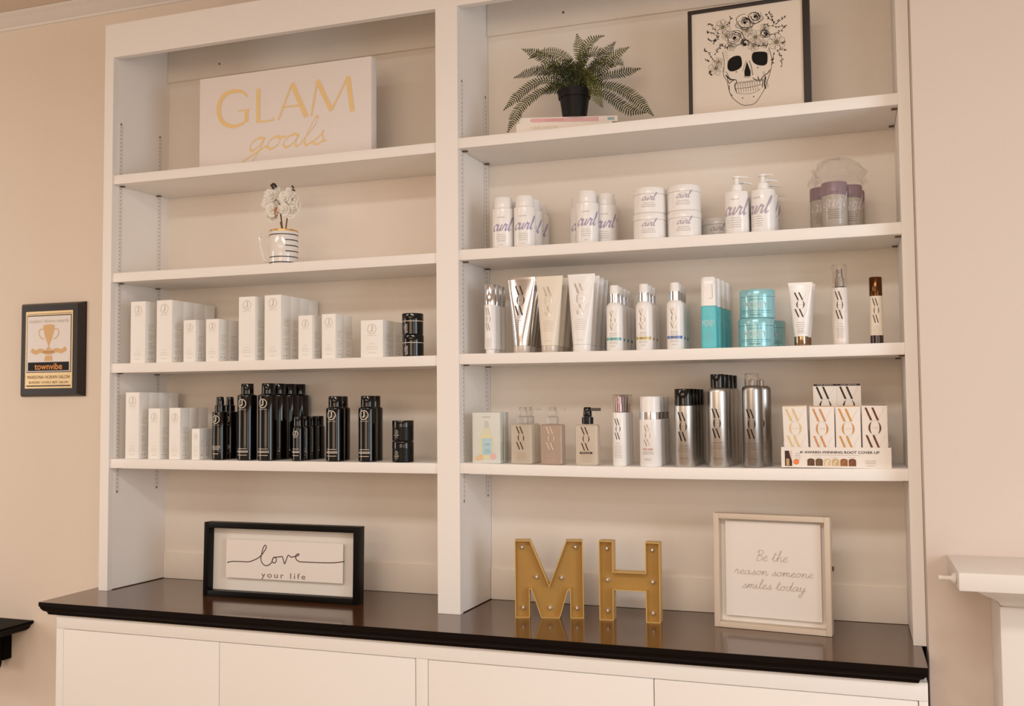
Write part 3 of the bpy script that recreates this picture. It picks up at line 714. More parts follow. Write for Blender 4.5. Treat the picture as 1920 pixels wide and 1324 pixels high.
for k in range(24):          # shorter fronds filling the crown
    a = rn.uniform(-pi, pi) if k > 12 else rn.uniform(pi, 2*pi); l = rn.uniform(.055, .10); h_ = rn.uniform(.09, .15)
    FR[20+k] = [(.4*l*cos(a), .4*l*sin(a)*.7, h_*.95), (.75*l*cos(a), .7*l*sin(a)*.7, h_*1.02), (l*1.15*cos(a), l*sin(a)*.7, h_*.9)]
def c3(p, n):
    xs = catmull([(q[0], q[1]) for q in p], n); zs_ = catmull([(q[2], 0) for q in p], n)
    return [Vector((a[0], a[1], b[0])) for a, b in zip(xs, zs_)]
for k, pts in FR.items():
    pts = [(0, 0, .068), (pts[0][0]*.45, pts[0][1]*.45, .068+(pts[0][2]-.068)*.62)]+pts
    c = c3(pts, 8); m = MB(); m.tube([tuple(v) for v in c], .0011, GREEN, 5, .0005)
    L = [0]
    for a, b in zip(c[:-1], c[1:]): L.append(L[-1]+(b-a).length)
    tot = L[-1]; s_ = .018; q = random.Random(k); side = 1
    gm = GREEN2 if k in (5, 6, 7, 10, 15) else GREEN
    while s_ < tot*.985:
        i = max(j for j in range(len(L)) if L[j] <= s_); i = min(i, len(c)-2)
        u = (s_-L[i])/max(1e-6, L[i+1]-L[i]); p = c[i].lerp(c[i+1], u); tg = (c[i+1]-c[i]).normalized()
        nv = Vector((.0, -1, .35)) if abs(tg.y) < .8 else Vector((0, 0, 1))
        sd = tg.cross(nv).normalized()
        f = s_/tot; ll = (.0205 if k < 20 else .015)*(sin(pi*min(1, .30+.70*(1-f)))**.8 if f > .3 else (.45+.55*f/.3)); ll = max(ll, .003)
        ll *= min(1, (1.02-f)*4)
        for sgn in (1, -1):
            d = (sd*sgn+tg*.38+Vector((0, q.uniform(-.25, .1), q.uniform(-.08, .05)))).normalized()
            w_ = .0024 if k < 20 else .0021; wv = tg*w_
            a0 = p; up = d.cross(tg).normalized()*.0006
            m.add([a0-wv*.5, a0+wv*.5, a0+d*ll*.45+wv+up, a0+d*ll*.45-wv*.75+up, a0+d*ll*.85+wv*.5, a0+d*ll*.85-wv*.45, a0+d*ll], [(0, 1, 2, 3), (3, 2, 4, 5), (5, 4, 6)], gm if q.random() > .25 else GREEN2)
        s_ += .0062
    me = m.mesh('frond', smooth=False); obj('frond', me, None, pot)
index_kids()
# ================================================================ right bay
# ---- skull picture
pc = thing('framed_picture', 'black framed skull and flower crown drawing on the top right shelf', 'picture', (1.8040, .060, zs('R1', 1.95)), rz=radians(-2.0), rx=radians(-1.0))
FWD = .3010; FHT = .2885
fm = wood_mat('dark_frame_wood', (30, 24, 20), (58, 48, 40), .5, (14, 14, 1))
for n_, b_ in (('frame_rail', (0, .0095, 0, FHT)), ('frame_rail', (FWD-.0165, FWD, 0, FHT)), ('frame_rail', (.0096, FWD-.0166, FHT-.0095, FHT)), ('frame_rail', (.0096, FWD-.0166, 0, .0095))):
    obj(n_, MB().box(b_[0], b_[1], 0, .030, b_[2], b_[3]), fm, pc, bevel=.0008)
obj('print_sheet', MB().box(.0097, FWD-.0167, .004, .008, .0096, FHT-.0096), mat('art_paper', (226, 212, 196), .6, var=.01), pc)
def sk(x, y):          # drawing grid -> metres on the sheet
    s_ = .150+(.107-.150)*(y-100)/815.0; yy = y+s_*(x-115)
    return (.0097+(x-115)/3196.0, .2885-.0095-(yy-100)/3075.0)
A = Print(); B = Print(); C_ = Print()
def sr(P_, pts, w=3.0, closed=False, w2=None, n=5): P_.ribbon([sk(*p) for p in pts], w/3100, n=n, closed=closed, w2=(w2/3100 if w2 else None))
# cranium, cheeks, jaw outlines
sr(A, [(362, 400), (375, 470), (372, 540), (368, 590), (395, 640), (408, 700), (430, 765), (480, 810), (520, 832), (575, 830), (615, 815), (650, 770), (690, 700), (712, 640), (738, 560), (752, 480), (745, 420), (728, 365)], 3.5)
sr(A, [(395, 600), (410, 655), (432, 640), (462, 625), (470, 650), (455, 680), (470, 730)], 5); sr(A, [(640, 600), (655, 640), (680, 600), (715, 575), (735, 545)], 6)
sr(A, [(700, 600), (690, 660), (700, 700)], 9); sr(A, [(680, 620), (672, 690)], 5); sr(A, [(412, 670), (415, 730), (440, 760)], 4)
sr(A, [(385, 590), (420, 620), (455, 628)], 8); sr(A, [(600, 610), (625, 630), (650, 632)], 5)
A.poly([sk(*p) for p in catmull([(400, 520), (410, 470), (450, 438), (495, 432), (513, 455), (515, 510), (490, 540), (445, 558), (412, 552)], 4, True)])
A.poly([sk(*p) for p in catmull([(595, 440), (610, 405), (665, 398), (710, 405), (718, 440), (712, 495), (680, 512), (635, 505), (603, 480)], 4, True)])
A.poly([sk(*p) for p in [(556, 480), (570, 520), (584, 560), (582, 595), (562, 600), (548, 598), (536, 600), (534, 560), (545, 520)]])
sr(A, [(530, 600), (555, 610), (585, 598)], 2.5); sr(A, [(520, 560), (540, 500), (552, 470)], 2); sr(A, [(575, 470), (590, 520), (600, 590)], 4)
for k in range(11):
    x = 462+k*19; y0 = 662-k*2.6; sr(A, [(x, y0), (x+2, y0+34)], 2.2)
    if k < 10: sr(A, [(x+4, y0+40), (x+8, y0+74)], 2.0); sr(A, [(x, y0+2), (x+9, y0-6), (x+19, y0)], 2)
sr(A, [(460, 700), (520, 694), (600, 682), (668, 664)], 3); sr(A, [(470, 735), (540, 742), (610, 730), (660, 700)], 2.2); sr(A, [(452, 670), (468, 650), (560, 640), (660, 620), (672, 640)], 2.5)
for c_ in ((517, 775), (604, 763), (470, 563), (640, 528)): A.disc(sk(*c_), .0015)
for k in range(14): x = 700+k*2.4; sr(A, [(x-22, 570+k*9), (x-8, 560+k*9)], 2.0)
for k in range(9): sr(A, [(385+k*3, 560+k*8), (398+k*4, 566+k*9)], 2)
for k in range(7): sr(B, [(372+k*4, 395+k*16), (400+k*3, 402+k*15)], 1.5)
for k in range(8): sr(B, [(735-k*2, 380+k*14), (715-k*2, 386+k*13)], 1.5)
# roses
rn = random.Random(3)
def rose(cx, cy, R, th=3):
    for k in range(9):
        a0 = rn.uniform(0, 6.28); r0 = R*(.18+.10*k); n = 7
        sr(A, [(cx+r0*(1+.12*sin(3*i+k))*cos(a0+i*.52), cy+r0*.9*(1+.1*cos(2*i+k))*sin(a0+i*.52)) for i in range(n)], 2.0, w2=5.5 if k < 6 else 4)
    A.disc(sk(cx, cy), R*.14/3100)
rose(548, 160, 76); rose(465, 285, 78); rose(625, 115, 62); rose(700, 250, 40); rose(545, 330, 38)
def daisy(cx, cy, R, n=6, ph=0):
    for k in range(n):
        a = ph+2*pi*k/n; b = .42
        sr(A, [(cx+R*.25*cos(a), cy+R*.25*sin(a)), (cx+R*.8*cos(a-b), cy+R*.8*sin(a-b)), (cx+R*cos(a), cy+R*sin(a)), (cx+R*.8*cos(a+b), cy+R*.8*sin(a+b)), (cx+R*.25*cos(a), cy+R*.25*sin(a))], 1.8)
        sr(B, [(cx+R*.3*cos(a), cy+R*.3*sin(a)), (cx+R*.75*cos(a), cy+R*.75*sin(a))], 1.4)
    C_.disc(sk(cx, cy), R*.24/3100)
for a_ in ((368, 198, 62, 7, .3), (627, 280, 62, 6, .1), (790, 318, 70, 7, .5), (308, 533, 60, 6, .2), (690, 335, 34, 5, 0), (330, 480, 36, 5, .6), (700, 205, 36, 5, .2), (560, 225, 48, 6, .4), (430, 350, 44, 6, .1), (610, 350, 46, 6, .6), (395, 270, 40, 5, .3)): daisy(*a_)
def sprig(pts, n=4, s_=16):
    sr(A, pts, 2.5); q = catmull(pts, 4)
    for k in range(1, len(q), max(1, len(q)//(2*n))):
        x, y = q[k]; a = rn.uniform(0, 6.28)
        sr(A, [(x, y), (x+s_*.6*cos(a), y+s_*.6*sin(a)), (x+s_*cos(a+.3), y+s_*sin(a+.3))], 2, w2=6)
for s__ in ([(790, 170), (820, 145), (855, 115)], [(770, 160), (755, 120), (742, 80)], [(780, 165), (730, 120), (705, 90)], [(400, 190), (425, 150), (435, 120)], [(330, 260), (280, 190), (255, 170)], [(320, 270), (270, 240), (235, 240)], [(330, 300), (290, 310), (255, 300)],
            [(300, 480), (250, 410), (215, 380)], [(300, 420), (330, 380), (355, 350)], [(260, 480), (230, 470)], [(280, 560), (255, 570), (265, 590)], [(820, 330), (860, 320)], [(810, 370), (865, 380)], [(800, 390), (825, 440), (828, 510)], [(770, 400), (760, 450), (755, 490)],
            [(690, 170), (760, 190), (860, 190)], [(740, 260), (820, 230), (855, 190)], [(340, 330), (380, 360), (410, 360)], [(290, 330), (310, 300), (325, 270)], [(600, 340), (660, 350), (720, 350)]): sprig(s__)
A.obj('skull_drawing', flat(.0036), INK, pc); B.obj('fine_hatching', flat(.0037), ink((110, 92, 76)), pc); C_.obj('flower_centres', flat(.0035), ink((120, 108, 74)), pc)

# ---- white bottles with violet script
VI = ink((172, 162, 192)); VI2 = ink((184, 172, 186))
def curl_print(w, xh, thick):
    p = Print(); handwrite(p, 'curl', 0, 0, w, xh, thick*.22, slant=.35, pen=.55, thick2=thick*1.35, n=5); return p
GW = 'white bottles with violet script on the second right shelf'
def curl_bottle(label, group):
    r = .0298; t = thing('shampoo_bottle', label, 'bottle', group=group)
    obj('bottle_body', MB().lathe([(r*.93, 0), (r, .004), (r, .104), (r*.985, .1075), (r*.90, .1100), (r*.86, .1103)]), PLASTW, t)
    obj('cap', MB().lathe([(.0243, .1106), (.0243, .1375), (.0232, .1395), (.019, .1402)]), PLASTW, t)
    p = curl_print(.052, .0165, .0044); p.xf(lambda q: (q[0], q[1]+.047)); p.obj('script_lettering', cyl(r, off=.004), VI, t)
    q = Print().text('COLOR WOW', .004, .083, .020, .0028); lines(q, .004, .036, .030, 4, .0056, .0007); lines(q, .004, .0085, .014, 1, .006, .0007); q.obj('small_print', cyl(r), INKG, t); return t
b = curl_bottle('', GW)
Z2 = zs('R2', 1.35)
row(b, [(1.3008, .045, Z2), (1.3008, .107, Z2), (1.3008, .169, Z2)], lab(3, 'white capped bottle with violet script, {} in the leftmost row, second right shelf'), GW)
index_kids(); l_ = lab(3, 'white capped bottle with violet script, {} in the second row from left')
for k in range(3): dup(b, (1.3625, .045+.061*k, Z2), None, l_[k], GW)
for sp, lb in (((1.5345, .047), 'white capped bottle, front centre of the four loosely grouped beside the white tubs'), ((1.5720, .098), 'white capped bottle, right front of the four loosely grouped'), ((1.5000, .112), 'white capped bottle, half hidden at the left rear of the group of four'), ((1.5620, .161), 'white capped bottle, rearmost right of the group of four')):
    dup(b, (*sp, zs('R2', 1.53)), None, lb, GW)
GT = 'white tubs with violet script stacked on the second right shelf'
def tub(label, group):
    r = .0428; t = jar(r, .0655, .0165, PLASTW, PLASTW, label, group, cat='tub')
    t.name = 'product_tub'
    p = curl_print(.034, .0088, .0024); p.xf(lambda q: (q[0], q[1]+.0315)); p.obj('script_lettering', cyl(r, off=.004), VI2, t)
    q = Print().text('COLOR WOW', .004, .0445, .013, .0017); lines(q, .004, .0245, .040, 3, .0045, .0006); q.obj('small_print', cyl(r), INKG, t); return t
b = tub('', GT); zt2 = zs('R2', 1.75)
row(b, [(1.7006, .047, zt2), (1.7016, .047, zt2+.0661), (1.7894, .049, zt2), (1.7892, .049, zt2+.0661), (1.7650, .1375, zt2), (1.7650, .1375, zt2+.0661)],
    ['white tub with violet script, bottom of the left stack', 'white tub with violet script, top of the left stack', 'white tub with violet script, bottom of the right front stack', 'white tub with violet script, top of the right front stack', 'white tub, bottom of the stack hidden behind the right front stack', 'white tub, top of the stack behind the right front stack'], GT)
tb = tub('single white tub standing behind and right of the stacked white tubs', GT); tb.location = (1.7975+.058, .1790, zt2)
GP = 'white pump bottles on the second right shelf'
def pump_bottle(label, group):
    r = .0300; t = thing('pump_bottle', label, 'bottle', group=group)
    obj('bottle_body', MB().lathe([(r*.93, 0), (r, .004), (r, .1030), (r*.97, .1065), (r*.80, .1080), (.0145, .1082)]), PLASTW, t)
    obj('pump_collar', MB().lathe([(.0140, .1085), (.0143, .110), (.0143, .1240), (.0125, .1265), (.006, .127)]), PLASTW, t)
    m = MB().lathe([(.0060, .1272), (.0060, .1430), (.0100, .1435), (.0105, .1475), (.006, .1490)], None, 24)
    m.tube([(0, 0, .1455), (.012, 0, .1460), (.026, 0, .1435), (.031, 0, .1405)], .0036, None, 10, .0026); obj('pump_head', m, PLASTW, t)
    p = curl_print(.060, .0190, .0050); p.xf(lambda q: (q[0], q[1]+.047)); p.obj('script_lettering', cyl(r, off=.002), VI2, t)
    q = Print().text('COLOR WOW', .004, .086, .020, .0028); lines(q, .002, .039, .040, 5, .0056, .0007); q.obj('small_print', cyl(r), INKG, t); return t
b = pump_bottle('', GP); zp = zs('R2', 1.95)
row(b, [(1.9215, .046, zp, radians(-12)), (1.9215, .110, zp, radians(10)), (1.9850, .047, zp, radians(-35)), (1.9868, .110, zp, 0), (1.9885, .172, zp, 0)],
    ['white pump bottle with violet script, front of the left pair', 'white pump bottle, rear of the left pair, mostly hidden', 'white pump bottle with violet script, front of the right row of pump bottles', 'white pump bottle, middle of the right row of pump bottles', 'white pump bottle, rearmost of the right row of pump bottles'], GP)
GM = 'taupe tubs with plum lids on the second right shelf'
def mask_tub(label, group):
    r = .0300; t = thing('product_tub', label, 'tub', group=group)
    obj('tub_body', MB().lathe([(r*.93, 0), (r, .003), (r, .0795)]), TAUPE, t)
    obj('lid', MB().lathe([(r*1.01, .0800), (r*1.01, .1085), (r*.98, .1112)]), PURPLE, t)
    p = curl_print(.060, .0170, .0042); p.xf(lambda q: (q[0], q[1]+.050)); p.obj('script_lettering', cyl(r, off=.000), ink((206, 194, 196)), t)
    q = Print(); lines(q, 0, .043, .040, 5, .0052, .0008); q.text('COLOR WOW', 0, .0850, .024, .0030); q.obj('small_print', cyl(r*1.012), ink((122, 102, 100)), t); return t
b = mask_tub('', GM); zm = zs('R2', 2.15)
row(b, [(2.1530, .046, zm), (2.1245, .100, zm), (2.1880, .098, zm), (2.1945, .165, zm)], ['taupe tub with plum lid, front centre of the group under the plastic bag', 'taupe tub with plum lid, left of the group under the plastic bag', 'taupe tub with plum lid, right of the front centre one', 'taupe tub with plum lid, rearmost at the right of the group'], GM)
# crumpled clear bag lying over the tubs
def bag_mat():
    m = bpy.data.materials.new('clear_film'); m.use_nodes = True; nt = m.node_tree; N = nt.nodes; L = nt.links; N.clear()
    o = N.new('ShaderNodeOutputMaterial'); mx = N.new('ShaderNodeMixShader'); tr = N.new('ShaderNodeBsdfTransparent'); gl_ = N.new('ShaderNodeBsdfGlossy'); fr_ = N.new('ShaderNodeLayerWeight'); df = N.new('ShaderNodeBsdfTranslucent'); m2 = N.new('ShaderNodeMixShader')
    nz = N.new('ShaderNodeTexNoise'); nz.inputs['Scale'].default_value = 60; bp = N.new('ShaderNodeBump'); bp.inputs['Strength'].default_value = .8; bp.inputs['Distance'].default_value = .004
    L.new(nz.outputs['Fac'], bp.inputs['Height']); L.new(bp.outputs['Normal'], gl_.inputs['Normal']); L.new(bp.outputs['Normal'], fr_.inputs['Normal'])
    gl_.inputs['Roughness'].default_value = .12; fr_.inputs['Blend'].default_value = .35; df.inputs['Color'].default_value = (.9, .88, .85, 1)
    m2.inputs[0].default_value = .03; L.new(tr.outputs[0], m2.inputs[1]); L.new(df.outputs[0], m2.inputs[2])
    mul = N.new('ShaderNodeMath'); mul.operation = 'MULTIPLY'; mul.inputs[1].default_value = .30; L.new(fr_.outputs['Facing'], mul.inputs[0])
    L.new(mul.outputs[0], mx.inputs[0]); L.new(m2.outputs[0], mx.inputs[1]); L.new(gl_.outputs[0], mx.inputs[2]); L.new(mx.outputs[0], o.inputs[0]); return m
rn = random.Random(8); m = MB(); rs = []
for i in range(9):
    a = i/8; z = .0015+.066*sin(a*pi/2)**.9; R = .054*(1-a**2.2)+.006
    rs.append([((R*(1+.22*rn.uniform(-1, 1))+.004*cos(5*k))*cos(2*pi*k/26), (R*(1+.20*rn.uniform(-1, 1)))*.85*sin(2*pi*k/26), z+rn.uniform(-.003, .003)*(0 if i == 0 else 1)) for k in range(26)])
for k in range(26): rs[0][k] = (rs[0][k][0], rs[0][k][1], .0012)
m.rings(rs, None, False, True)
bg = obj('plastic_bag', m.mesh('plastic_bag', angle=25), bag_mat(), loc=(2.160, .082, zm+.1116))
tag(bg, 'crumpled clear plastic bag lying on top of the plum lidded tubs', 'plastic bag')

# ---- third right shelf
Z3 = lambda x: zs('R3', x)
def emblem_on(t, w, h, z, mp, dark, fine, name='bar_emblem'):
    A_, B_ = bar_emblem(w, h); A_.xf(lambda q: (q[0], q[1]+z)).obj(name, mp, dark, t); B_.xf(lambda q: (q[0], q[1]+z)).obj(name+'_fine_lines', mp, fine, t)
GS = 'products on the third right shelf'
t = thing('serum_bottle', '', 'bottle', group=GS); r = .0166
obj('bottle_body', MB().lathe([(r*.8, 0), (r*.8, .010), (r, .013), (r, .1305), (r*.97, .1318)]), PLASTW, t)
obj('chrome_cap', MB().lathe([(r*.97, .1321), (r*.97, .186), (r*.93, .1875)]), CHROME, t)
emblem_on(t, .020, .062, .092, cyl(r), INKG, INKL); q = Print(); lines(q, 0, .040, .020, 6, .0045, .0007); q.obj('small_print', cyl(r), INKG, t)
row(t, [(1.2640, .040+.0365*k, Z3(1.26)) for k in range(3)], lab(3, 'white bottle with tall chrome cap, {} at the left end of third right shelf'), GS)
def squeeze(wt, rb, h, hc, body, cap, label, group, dark, fine, ew, eh, ez, seg=36):
    t = thing('squeeze_tube', label, 'tube', group=group); rs = []; n = 12
    def ab(z):
        u = max(0, min(1, (z-hc)/(h-hc))); return rb+(wt/2-rb)*u**.9, max(.0012, rb*(1-u**1.25)+.0012)
    m = MB()
    for k in range(n+1):
        z = hc+.0005+(h-.006-hc)*k/n; a, b_ = ab(z); rs.append([(a*cos(2*pi*j/seg), b_*sin(2*pi*j/seg), z) for j in range(seg)])
    a, b_ = wt/2+.0003, .0011
    for z in (h-.0055, h): rs.append([(a*cos(2*pi*j/seg), b_*sin(2*pi*j/seg), z) for j in range(seg)])
    m.rings(rs); obj('tube_body', m, body, t)
    obj('flip_cap', MB().lathe([(rb*.97, 0), (rb*1.0, .0015), (rb*1.0, hc)]), cap, t)
    def mp(x, z):
        a, b_ = ab(z); x = max(-a*.97, min(a*.97, x)); return (x, -b_*sqrt(1-(x/a)**2)-.0006, z)
    emblem_on(t, ew, eh, ez, mp, dark, fine)
    q = Print(); lines(q, 0, ez-eh*.5-.012, rb*1.4, 6, .0052, .0007); lines(q, 0, hc+.012, rb*1.0, 1, .005, .0007); q.obj('small_print', mp, fine, t); return t
t = squeeze(.0765, .0222, .2035, .0190, mat('mirror_silver_tube', (232, 232, 232), .14, 1.0), mat('pearl_cap', (214, 202, 190), .3, .2), '', GS, INKB, INKG, .040, .082, .140)
row(t, [(1.3525, .042, Z3(1.35)), (1.3535, .092, Z3(1.35)), (1.3545, .142, Z3(1.35))], lab(3, 'mirror silver squeeze tube with dark emblem, {} of its row'), GS)
t = squeeze(.0740, .0225, .2035, .0175, CREAM, mat('pearl_cap', (214, 202, 190)), '', GS, mat('silver_foil_print', (196, 186, 172), .25, .7), INKL, .040, .080, .135)
row(t, [(1.4305, .042, Z3(1.43)), (1.4315, .092, Z3(1.43)), (1.4325, .142, Z3(1.43))], lab(3, 'cream squeeze tube with silver emblem, {} of its row'), GS)
t = squeeze(.0735, .0240, .2050, .0180, PLASTW, PLASTW, '', GS, mat('silver_foil_print', (196, 186, 172)), INKL, .042, .084, .138)
row(t, [(1.5180, .042+.0495*k, Z3(1.52)) for k in range(4)], lab(4, 'white squeeze tube with silver emblem, {} of its row, taller than the cream ones'), GS)
def mist_bottle(band, label, group):
    r = .0218; t = thing('mist_bottle', label, 'bottle', group=group)
    obj('bottle_body', MB().lathe([(r*.92, 0), (r, .003), (r, .1080), (r*.96, .1160), (r*.80, .1220), (.0145, .1247)]), PLASTW, t)
    obj('silver_neck', MB().lathe([(.0133, .1250), (.0133, .1478)]), CHROME, t)
    m = MB().lathe([(.0128, .1481), (.0122, .164), (.0115, .1700), (.009, .1712)], None, 28); obj('pump_head', m, PLASTW, t)
    emblem_on(t, .024, .052, .078, cyl(r), mat('silver_foil_print', (196, 186, 172)), INKG)
    q = Print(); q.rect(-.0225, .0225, .0270, .0340, 14); q.obj('colour_band', cyl(r, eps=.0003), mat('holo_'+band[0], band[1], .3, .3, var=.3, scale=200), t)
    q = Print().text('DREAM COCKTAIL', 0, .0440, .018, .0022); lines(q, 0, .0385, .026, 1, .004, .0006); lines(q, 0, .0225, .026, 2, .003, .0005); lines(q, 0, .0120, .018, 1, .004, .0007)
    q.text('INFUSED', 0, .0305, .014, .003); q.obj('small_print', cyl(r), INKG, t); return t
for band, x, n_, nm in ((('teal', (120, 176, 176)), 1.6065, 4, 'teal'), (('gold', (196, 176, 110)), 1.6838, 3, 'gold'), (('violet', (110, 128, 176)), 1.7632, 3, 'violet and blue')):
    t = mist_bottle(band, '', GS)
    row(t, [(x+.0004*k, .041+.0452*k, Z3(x)) for k in range(n_)], lab(n_, 'white spray bottle with silver neck and '+nm+' band, {} of its row'), GS)
t = thing('mist_bottle', '', 'bottle', group=GS)
obj('bottle_body', MB().rrect([(.0170, .0205, .006, 0), (.0190, .0220, .007, .002), (.0190, .0220, .007, .1005), (.0175, .0205, .006, .1060)]), TEAL, t)
obj('overcap', MB().rrect([(.0188, .0218, .009, .1064), (.0186, .0216, .009, .1560), (.0182, .0205, .009, .1740), (.0160, .0180, .008, .1790), (.0120, .0140, .007, .1800)]), PLASTW, t)
q = Print(); q.ribbon([(.010, .160), (.011, .130), (.008, .1245), (.001, .1250)], .0011); q.obj('cap_groove', flat(-.0224), INKL, t)
q = Print().text('MONEY', 0, .0630, .0300, .0160); q.obj('lettering', flat(-.0225), ink((206, 226, 222)), t)
q = Print().text('COLOR WOW', 0, .0800, .016, .0022).text('MIST', 0, .0510, .008, .0026); lines(q, 0, .041, .028, 7, .0034, .0006); lines(q, 0, .010, .018, 1, .004, .0008); q.obj('small_print', flat(-.0225), ink((150, 206, 206)), t)
row(t, [(1.8492+.0058*k, .041+.0455*k, Z3(1.85)) for k in range(4)], lab(4, 'teal bottle with white overcap, {} of its row on third right shelf'), GS)
def aqua_jar(label, group):
    r = .0432; t = jar(r, .0705, .0175, AQUA, AQUA, label, group, lidr=r); t.name = 'mask_jar'
    q = Print().text('MONEY', 0, .0315, .058, .0170); q.obj('lettering', cyl(r, off=.0), ink((206, 222, 220)), t)
    q = Print().text('COLOR WOW', 0, .0455, .036, .0026); q.rect(-.042, .042, .0175, .0185, 12); q.rect(-.042, .042, .0130, .0137, 12).text('MASK', 0, .0075, .030, .0045); q.obj('small_print', cyl(r), ink((90, 140, 148)), t); return t
t = aqua_jar('', GS)
row(t, [(1.9620, .052, Z3(1.96)), (1.9655, .052, Z3(1.96)+.0711), (1.9830, .145, Z3(1.96))], ['aqua metallic jar, bottom of the stack on third right shelf', 'aqua metallic jar, top of the stack on third right shelf', 'aqua metallic jar standing behind the stacked pair'], GS)
t = squeeze(.0570, .0165, .1555, .0225, PLASTW, mat('bronze_chrome', (170, 144, 118), .12, 1.0), '', GS, INKB, INKG, .034, .062, .100)
row(t, [(2.0690, .040, Z3(2.07)), (2.0745, .080, Z3(2.07))], lab(2, 'small white tube with bronze cap and dark emblem, {} of the pair'), GS)
t = thing('spray_bottle', 'slim white spray bottle with clear tall overcap and dark emblem', 'bottle', (2.1598, .040, Z3(2.16)), group=GS); r = .0185
obj('bottle_body', MB().lathe([(r*.93, 0), (r, .002), (r, .008), (r, .1330), (r*.95, .1370), (.011, .1390)]), mat('pearl_white_plastic', (232, 222, 214), .25, coat=.3), t)
obj('pump_head', MB().lathe([(.0105, .1393), (.0105, .160), (.0080, .1602), (.0070, .182), (.005, .183)]), mat('grey_pump', (150, 138, 130), .3, .5), t)
obj('overcap', MB().lathe([(.0178, .1393), (.0178, .1905), (.0165, .1925), (.0155, .1915), (.0165, .189), (.0165, .1396)]), CLEAR, t)
emblem_on(t, .026, .068, .094, cyl(r), INKB, INKG); q = Print().text('STYLE', 0, .049, .010, .002); lines(q, 0, .043, .020, 6, .0050, .0007); q.obj('small_print', cyl(r), INKG, t)
t = thing('serum_bottle', 'slim cream bottle with brown metallic cap near the right end', 'bottle', (2.2410, .040, Z3(2.24)), group=GS); r = .0148
obj('base_band', MB().lathe([(r*.95, 0), (r, .001), (r, .0195)]), mat('dark_brown_gloss', (44, 18, 16), .12, coat=.5), t)
obj('bottle_body', MB().lathe([(r, .0198), (r, .1125), (r*.9, .1138)]), CREAM, t)
obj('cap', MB().lathe([(r*.99, .1142), (r*.99, .1572), (r*.94, .1585)]), mat('brown_chrome', (96, 62, 34), .14, .9), t)
emblem_on(t, .021, .060, .078, cyl(r), INKB, INKG); q = Print().text('STYLE', 0, .042, .009, .002); lines(q, 0, .037, .016, 4, .0045, .0006); q.obj('small_print', cyl(r), INKG, t)

# ---- lowest right shelf
Z4 = lambda x: zs('R4', x)
GR = 'products on the lowest right shelf'
t = thing('carton', '', 'box', group=GR)
obj('box_body', MB().box(-.0395, .0395, 0, .030, 0, .1348), mat('pale_blue_carton', (222, 222, 214), .5, var=.02), t, bevel=.0008)
q = Print().text('COLOR WOW', 0, .1225, .024, .0032); q.obj('brand_print', flat(-.0004), INKG, t)
q = Print(); q.poly(catmull([(-.019, .010), (-.020, .060), (-.014, .078), (-.006, .082), (-.005, .094), (.008, .094), (.009, .082), (.016, .078), (.021, .060), (.021, .010)], 3)); q.obj('bottle_picture', flat(-.0004), ink((226, 222, 186)), t)
q = Print(); q.poly([(-.005, .094), (-.004, .112), (.006, .112), (.008, .094)]); q.poly([(-.018, .060), (.020, .060), (.020, .075), (-.018, .075)]) if False else None; q.obj('bottle_cap_picture', flat(-.0005), ink((206, 204, 200)), t)
q = Print(); q.rect(-.012, .016, .022, .066); q.obj('bottle_label_picture', flat(-.0007), ink((186, 214, 222)), t)
q = Print().text('CURL', .003, .050, .014, .004, bold=.02); lines(q, .003, .036, .018, 3, .004, .0009); q.obj('bottle_text_picture', flat(-.0009), ink((112, 160, 182)), t)
q = Print(); q.disc((-.016, .016), .0075).disc((-.026, .012), .005); q.obj('orange_fruit_picture', flat(-.0009), ink((236, 196, 150)), t)
q = Print(); q.disc((.019, .018), .0085); q.obj('pink_fruit_picture', flat(-.0009), ink((232, 190, 186)), t)
q = Print()
for k in range(16): q.rect(.004, .026, .055-k*.0032, .0558-k*.0032)
q.obj('side_print', side_x(.0399), ink((160, 176, 172)), t)
row(t, [(1.2585, .015, Z4(1.26)), (1.2600, .0475, Z4(1.26))], lab(2, 'pale blue carton with pictured oil bottle, {} of the pair at left end'), GR)
def glass_bottle(liq, pumpm, label, group, dark, fine):
    t = thing('serum_bottle', label, 'bottle', group=group); hw, hd = .0298, .0185
    obj('bottle_body', MB().rrect([(hw-.003, hd-.003, .006, 0), (hw, hd, .0075, .003), (hw, hd, .0075, .1020), (hw-.004, hd-.004, .006, .1055), (.0135, .0135, .013, .1060)]), liq, t)
    obj('pump_collar', MB().lathe([(.0135, .1064), (.0150, .1068), (.0150, .1235), (.0125, .1250), (.007, .1252)], None, 28), pumpm, t)
    m = MB().lathe([(.0105, .1255), (.0115, .128), (.0100, .1480), (.0085, .1500)], None, 24); m.box(.004, .0345, -.0045, .0045, .1400, .1480); obj('pump_head', m, pumpm, t)
    emblem_on(t, .032, .062, .068, flat(-hd-.0006), dark, fine)
    q = Print(); lines(q, 0, .030, .032, 6, .0040, .0006); q.obj('small_print', flat(-hd-.0006), fine, t); return t
LQ = mat('champagne_bottle', (244, 232, 214), .05, .0, trans=.5, ior=1.38, coat=.3); LB = mat('rose_brown_bottle', (214, 190, 172), .05, .0, trans=.45, ior=1.38, coat=.3)
t = glass_bottle(LQ, GLASSY, '', GR, INKB, ink((190, 160, 130)))
row(t, [(1.3560, .034, Z4(1.35)), (1.3575, .0765, Z4(1.35))], lab(2, 'champagne coloured square bottle with clear pump, {} of the pair'), GR)
t = glass_bottle(LB, GLASSY, 'rose brown square bottle with clear pump and white emblem', GR, ink((226, 206, 184)), ink((214, 190, 166))); t.location = (1.4385, .034, Z4(1.43))
t = glass_bottle(LQ, GLOSSK, 'champagne coloured square bottle with black pump head', GR, INKB, ink((190, 160, 130))); t.location = (1.5325, .034, Z4(1.53))
